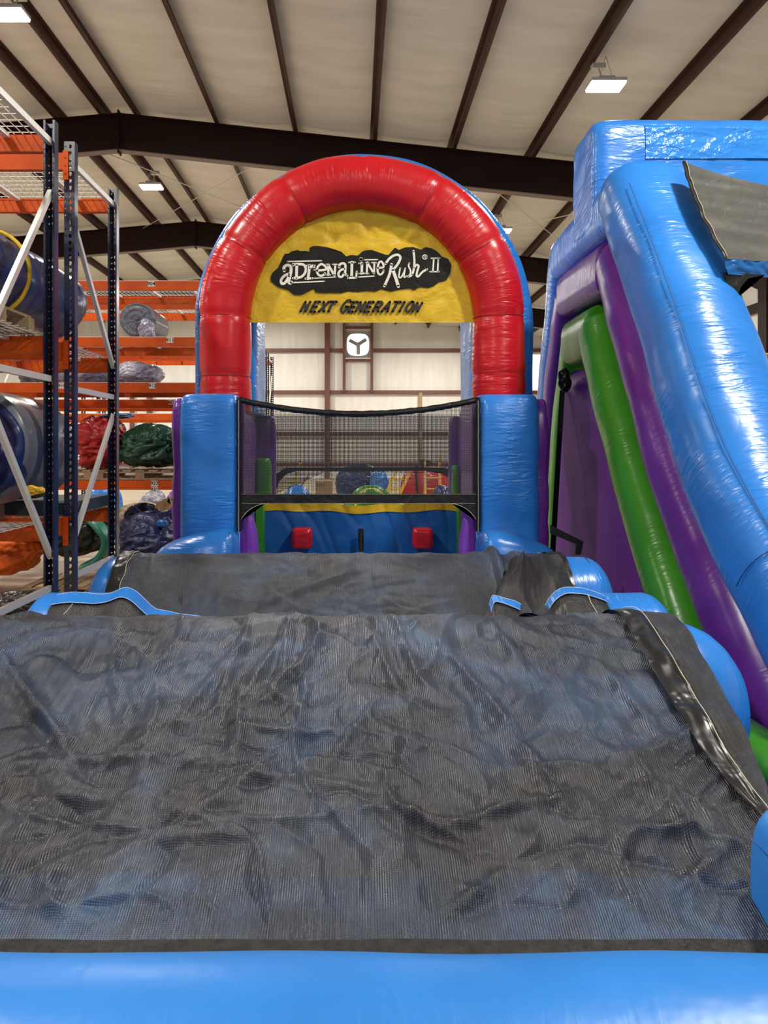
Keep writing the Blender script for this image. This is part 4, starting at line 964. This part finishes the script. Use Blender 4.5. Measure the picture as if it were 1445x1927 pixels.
# ------------------------------------------------------------------ the tall slide on the right
slide = thing('inflatable_slide', 'tall blue inflatable slide at the right with nested purple and green arches on its flank', 'inflatable', (2.4, 6, 0))
def sp_(L, X): return [(X, d, H+z) for d, z in L]
bp = [(1.6, -1.68), (2.5, -1.60), (3.3, -1.33), (4.08, -.79), (4.86, -.08), (5.56, .92), (6.25, 1.82), (6.5, 2.12)]
LX = 2.45
bpp = [(LX-.04*k/7, d, H+z, 1-.06*max(0, (k-3)/4)) for k, (d, z) in enumerate(bp)]
bm = bmesh.new(); sweep(bm, bpp, (1, 0, 0), .365, .335, 120, 44, 2.5, (.3, .12), lump=.015, pinch=(.3, .62), pdepth=.015, pw=.03); leg = link('blue_leg_tube', bm, BLUE, slide)
P = [Vector(p[:3]) for p in smooth_path(bpp, 90)]
def legsurf(i, a, k=1.02):
    t = (P[min(i+1, 89)]-P[i-1]).normalized(); n = Vector((1, 0, 0)).cross(t); n = -n if n.z < 0 else n
    c_, s_ = cos(a), sin(a); q = (abs(c_)**2.5+abs(s_)**2.5)**(-1/2.5)*k
    return P[i]+Vector((1, 0, 0))*.365*c_*q+n*.335*s_*q
seamline([legsurf(i, radians(128)) for i in range(8, 86)], leg, SEAM, .0035)
seamline([legsurf(38, radians(128+7*k)) for k in range(9)], leg, SEAM, .0035)
def seg(name, L, X, a, b, m, e=3.2, parent=slide, caps=(.12, .12), sd=0):
    bm = bmesh.new(); sweep(bm, [(X, d, H+z) for d, z in L], (1, 0, 0), a, b, 24+30*(len(L)-1), 36, e, caps, lump=.012, seed=sd); return link(name, bm, m, parent)
seg('blue_arch_top', [(6.55, 2.08), (7.5, 2.08), (8.5, 2.03)], 2.52, .36, .25, BLUE, 4.5)
seg('blue_far_leg', [(8.55, 2.1), (8.85, 1.3), (9.12, .6), (9.32, -.4), (9.42, -1.68)], 2.54, .36, .22, BLUE, 4)
seg('purple_near_leg', [(4.0, -1.68), (4.62, -1.15), (5.43, -.38), (6.03, .42), (6.6, 1.22), (6.88, 1.66)], 2.47, .31, .285, PURPLE, 2.5)
seg('purple_arch_top', [(6.95, 1.60), (7.6, 1.61), (8.3, 1.6)], 2.50, .33, .25, PURPLE, 4.2)
seg('purple_far_leg', [(8.35, 1.6), (8.6, 1.1), (8.83, .6), (9.03, -.4), (9.13, -1.68)], 2.5, .32, .18, PURPLE, 4)
seg('green_near_leg', [(5.12, -1.68), (5.62, -1.1), (6.27, -.38), (6.90, .42), (7.22, .86), (7.36, 1.12)], 2.44, .29, .25, GREEN, 2.7)
seg('green_arch_top', [(7.3, 1.07), (7.6, 1.07), (8.1, 1.07)], 2.48, .31, .27, GREEN, 3.6)
seg('green_far_leg', [(8.12, 1.05), (8.35, .55), (8.5, .2), (8.68, -.6), (8.80, -1.68)], 2.5, .31, .2, GREEN, 4)
def pan(u, v):
    z = -1.66+(.78+1.66)*v
    df = 8.64-.56*max(0, (z+.95)/1.75); dn = 5.0+(z+1.66)*1.02
    u2 = u; d = df+(dn-df)*u2
    X = 2.17+.16*u2**1.3+.10*max(0, 1-u2*14)**2+.02*sin(pi*v)
    if v > .9: X += .12*((v-.9)/.1)**2
    return Vector((X, d, H+z))
bm = bmesh.new(); surf(bm, pan, 60, 40, lambda u, v: (u*3, v*2)); pnl = link('purple_side_panel', bm, PANELP, slide)
bm = bmesh.new(); tube(bm, [pan(.012, k/40)+Vector((-.005, .0, 0)) for k in range(2, 39)], .017, 8); link('pale_edge', bm, GREYV, pnl)
bm = bmesh.new(); tube(bm, [(2.3, 8.50-.5*k/20, H-.2+.85*k/20) for k in range(21)], .03, 8); link('pale_cord', bm, GREYV, slide)
# strap and black ties on the flank
bm = bmesh.new(); prism(bm, [R(1036, 988, 6.35), R(1098, 1019, 6.35), R(1093, 1044, 6.35), R(1083, 1044, 6.35), R(1085, 1025, 6.35), R(1036, 1004, 6.35)], (0, .02, 0)); link('black_strap', bm, BLACKSTRAP, slide, smooth=False)
bm = bmesh.new(); bar(bm, R(1058, 735, 8.0), R(1040, 1040, 7.6), .05, .012); link('hanging_strap', bm, BLACKSTRAP, slide, smooth=False)
bm = bmesh.new(); puff(bm, R(1063, 715, 7.85), (.06, .06, .13), 'z', 2, 2, 12, .03, 2, 12, .02); link('gathered_black_cloth', bm, BLACKV, slide)
# top crossbar
X0 = 448/F*6.95; zt = H+(VY-221)/F*6.95
bm = bmesh.new(); puff(bm, (X0+1.6, 7.28, zt-.52), (1.6, .36, .53), 'x', 7, 20, 36, .010, 6, 3); cb = link('top_crossbar', bm, BLUE, slide)
def vp(u, v):
    x = X0+.46+2.4*u; z = zt-.045-.34*v; cr_ = mnoise.noise(Vector((x*2.5, z*14, 2)))*.006+.007*crease(Vector((x*4, z*9, 1)), 4)
    return Vector((x, 6.917+.10*max(0, 1-v*5)**2-.006-cr_, z))
bm = bmesh.new(); surf(bm, vp, 120, 30, lambda u, v: (u*2.4, v*.35)); link('vinyl_patch', bm, BLUEPATCH, cb)
# shade panel
a_, b2, c_, d_ = R(1283, 303, 5.95), R(1600, 372, 6.2), R(1362, 486, 5.3), R(1600, 505, 5.5)
def shp(u, v):
    t = a_.lerp(b2, u)+Vector((0, 0, -.05*sin(pi*u)*(1-v))); q = t.lerp(c_.lerp(d_, u), v); q.x += -.035*sin(pi*v)*(1-u); q.y += .02*mnoise.noise(Vector((u*3, v*9, 0))); return q
bm = bmesh.new(); surf(bm, shp, 60, 40, lambda u, v: (v*1.2, u*1.6)); shade = link('shade_panel', bm, CLOTH_ROOF, slide)
bm = bmesh.new(); surf(bm, lambda u, v: shp(u*.028, v)+Vector((0, -.01, .004)), 3, 60, lambda u, v: (u, v)); link('black_hem', bm, BLACKV, shade)
bm = bmesh.new(); tube(bm, [shp(.02, k/40)+Vector((0, -.02, .004)) for k in range(41)], .002, 4); link('stitching', bm, THREAD, shade)
bm = bmesh.new(); surf(bm, lambda u, v: c_.lerp(d_, u)+Vector((.0+.03*v*(1-u), .0+.02*mnoise.noise(Vector((u*14, v*3, 0))), -.11*v)), 50, 8, lambda u, v: (u*1.5, v*.1)); link('vinyl_band', bm, BLUEWALL, shade)
bm = bmesh.new(); prism(bm, [R(1362, 512, 5.32), R(1440, 517, 5.32), R(1408, 524, 5.32), R(1394, 540, 5.32), R(1386, 562, 5.32), R(1372, 545, 5.32)], (0, .02, 0)); link('corner_gusset', bm, BLACKV, shade, smooth=False)
bm = bmesh.new(); puff(bm, R(1500, 672, 9.5), (.5, .1, .05), 'x', 3, 6, 10); link('yellow_trim_bar', bm, YELLOW, slide)
bm = bmesh.new(); puff(bm, R(1520, 760, 9.6), (.6, .1, .5), 'x', 6, 6, 10); link('dark_back_panel', bm, BLACKV, slide)
bm = bmesh.new(); sweep(bm, [(1.98, 2.2, .12), (1.98, 3.5, .14), (1.98, 4.6, .12)], (1, 0, 0), .16, .14, 30, 20, 2.2, (1, 1)); link('green_base_roll', bm, GREEN, slide)

# ------------------------------------------------------------------ far things seen through the nets
FG = 'far bundles behind the nets'
def far(label, px, ptop, d, hx, hy, m, seed, fold, e=2.4, name='tarp_bundle'):
    z = H+(VY-ptop)/F*d; return bundle(label, name, ((px-VX)/F*d, d, z/2), (hx, hy, z/2), m, seed, fold, .05, 2.2, group=FG, e=e)
far('navy inflatable pile far behind the net, left of its bright blue neighbour', 674, 872, 21, .62, .6, NAVYR, 61, .06)
far('bright blue bundle at the right of the navy pile behind the net', 713, 880, 19.8, .24, .4, BLUE, 63, .05)
far('large red roll strapped in black behind the yellow ladder', 800, 878, 20, .64, .6, RED, 65, .02, 2.8)
bm = bmesh.new(); tube(bm, [R(784, 876, 19.35), R(783, 895, 19.3), R(785, 925, 19.3), R(785, 954, 19.3)], .035, 5); tag(link('black_strap', bm, BLACKSTRAP), 'black strap down the face of the large red roll', 'strap')
far('pale blue rounded inflatable behind the net, left of the cardboard box', 561, 914, 13.5, .29, .4, BLUE, 67, .0)
far('dark blue rounded bundle behind the net at its right end', 834, 912, 13.5, .22, .3, NAVYR, 69, .02)
t = thing('striped_tunnel', 'green and blue striped inflatable hump behind the net at the centre', 'inflatable', ((697-VX)/F*11.5, 11.5, 0))
for (pa, pb, yy, tp_, m, hy) in ((645, 752, 11.75, 921, BLUE, .14), (652, 742, 11.46, 913, GREEN, .14), (664, 733, 11.2, 918, YELLOWP, .1), (668, 730, 11.0, 921, GREEN, .1)):
    c = R((pa+pb)/2, tp_, yy); rr = (pb-pa)/2/F*yy
    bm = bmesh.new(); puff(bm, (c.x, yy, c.z/2), (rr, hy, c.z/2), 'y', 2.5, 4, 18); link('hump_band', bm, m, t)
bm = bmesh.new(); c = R(610, 905, 19); box(bm, c.x-.2, c.x+.2, 18.8, 19.2, 0, c.z); box(bm, c.x-.21, c.x+.0, 18.7, 18.8, c.z-.05, c.z+.01); tag(link('cardboard_box', bm, CARD, smooth=False), 'brown cardboard box far behind the net beside the navy pile', 'box')
def ladder(label, x0, x1, ztop, w, y, n, dy):
    t = thing('ladder', label, 'ladder', (x0, y, 0), 'yellow ladders behind the net')
    a0, a1 = Vector((x0, y, 0)), Vector((x1, y+dy, ztop)); W = Vector((w, 0, 0))
    for o_ in (Vector((0, 0, 0)), W):
        bm = bmesh.new(); bar(bm, a0+o_, a1+o_, .06, .05, Vector((0, 1, 0))); link('rail', bm, YELLOWP, t, smooth=False)
    for k in range(1, n+1):
        c = a0.lerp(a1, k/(n+1)); bm = bmesh.new(); bar(bm, c, c+W, .05, .03); link('rung', bm, YELLOWP, t, smooth=False)
ladder('leaning yellow ladder between the blue and red bundles behind the net', .40, .95, 1.16, .32, 17, 4, .3)
ladder('upright yellow ladder standing in front of the red roll behind the net', 1.56, 1.56, 1.42, .33, 17, 5, .2)
bm = bmesh.new(); bar(bm, (-1.62, 17, 0), R(566, 868, 17), .05, .05, Vector((0, 1, 0))); tag(link('yellow_pole', bm, YELLOWP, smooth=False), 'thin yellow pole leaning near the left end of the net', 'pole')
bm = bmesh.new(); bar(bm, (-1.8, 17.6, 0), R(580, 896, 17.6), .05, .05, Vector((0, 1, 0))); tag(link('wooden_pole', bm, WOOD, smooth=False), 'short wooden pole leaning beside the yellow pole behind the net', 'pole')
bm = bmesh.new(); puff(bm, (1.82, 19.9, 1.22), (.15, .2, .09), 'x', 3, 3, 10, .02, 2, 8, .02); tag(link('black_bag', bm, TARPBLK), 'small black bag lying on top of the red roll', 'bag')
bm = bmesh.new(); box(bm, xw(790)-.08, xw(790)+.08, YB-.45, YB-.3, 0, zw(740)); tag(link('timber_post', bm, CARD, smooth=False), 'tall tan timber post standing against the far wall', 'post')
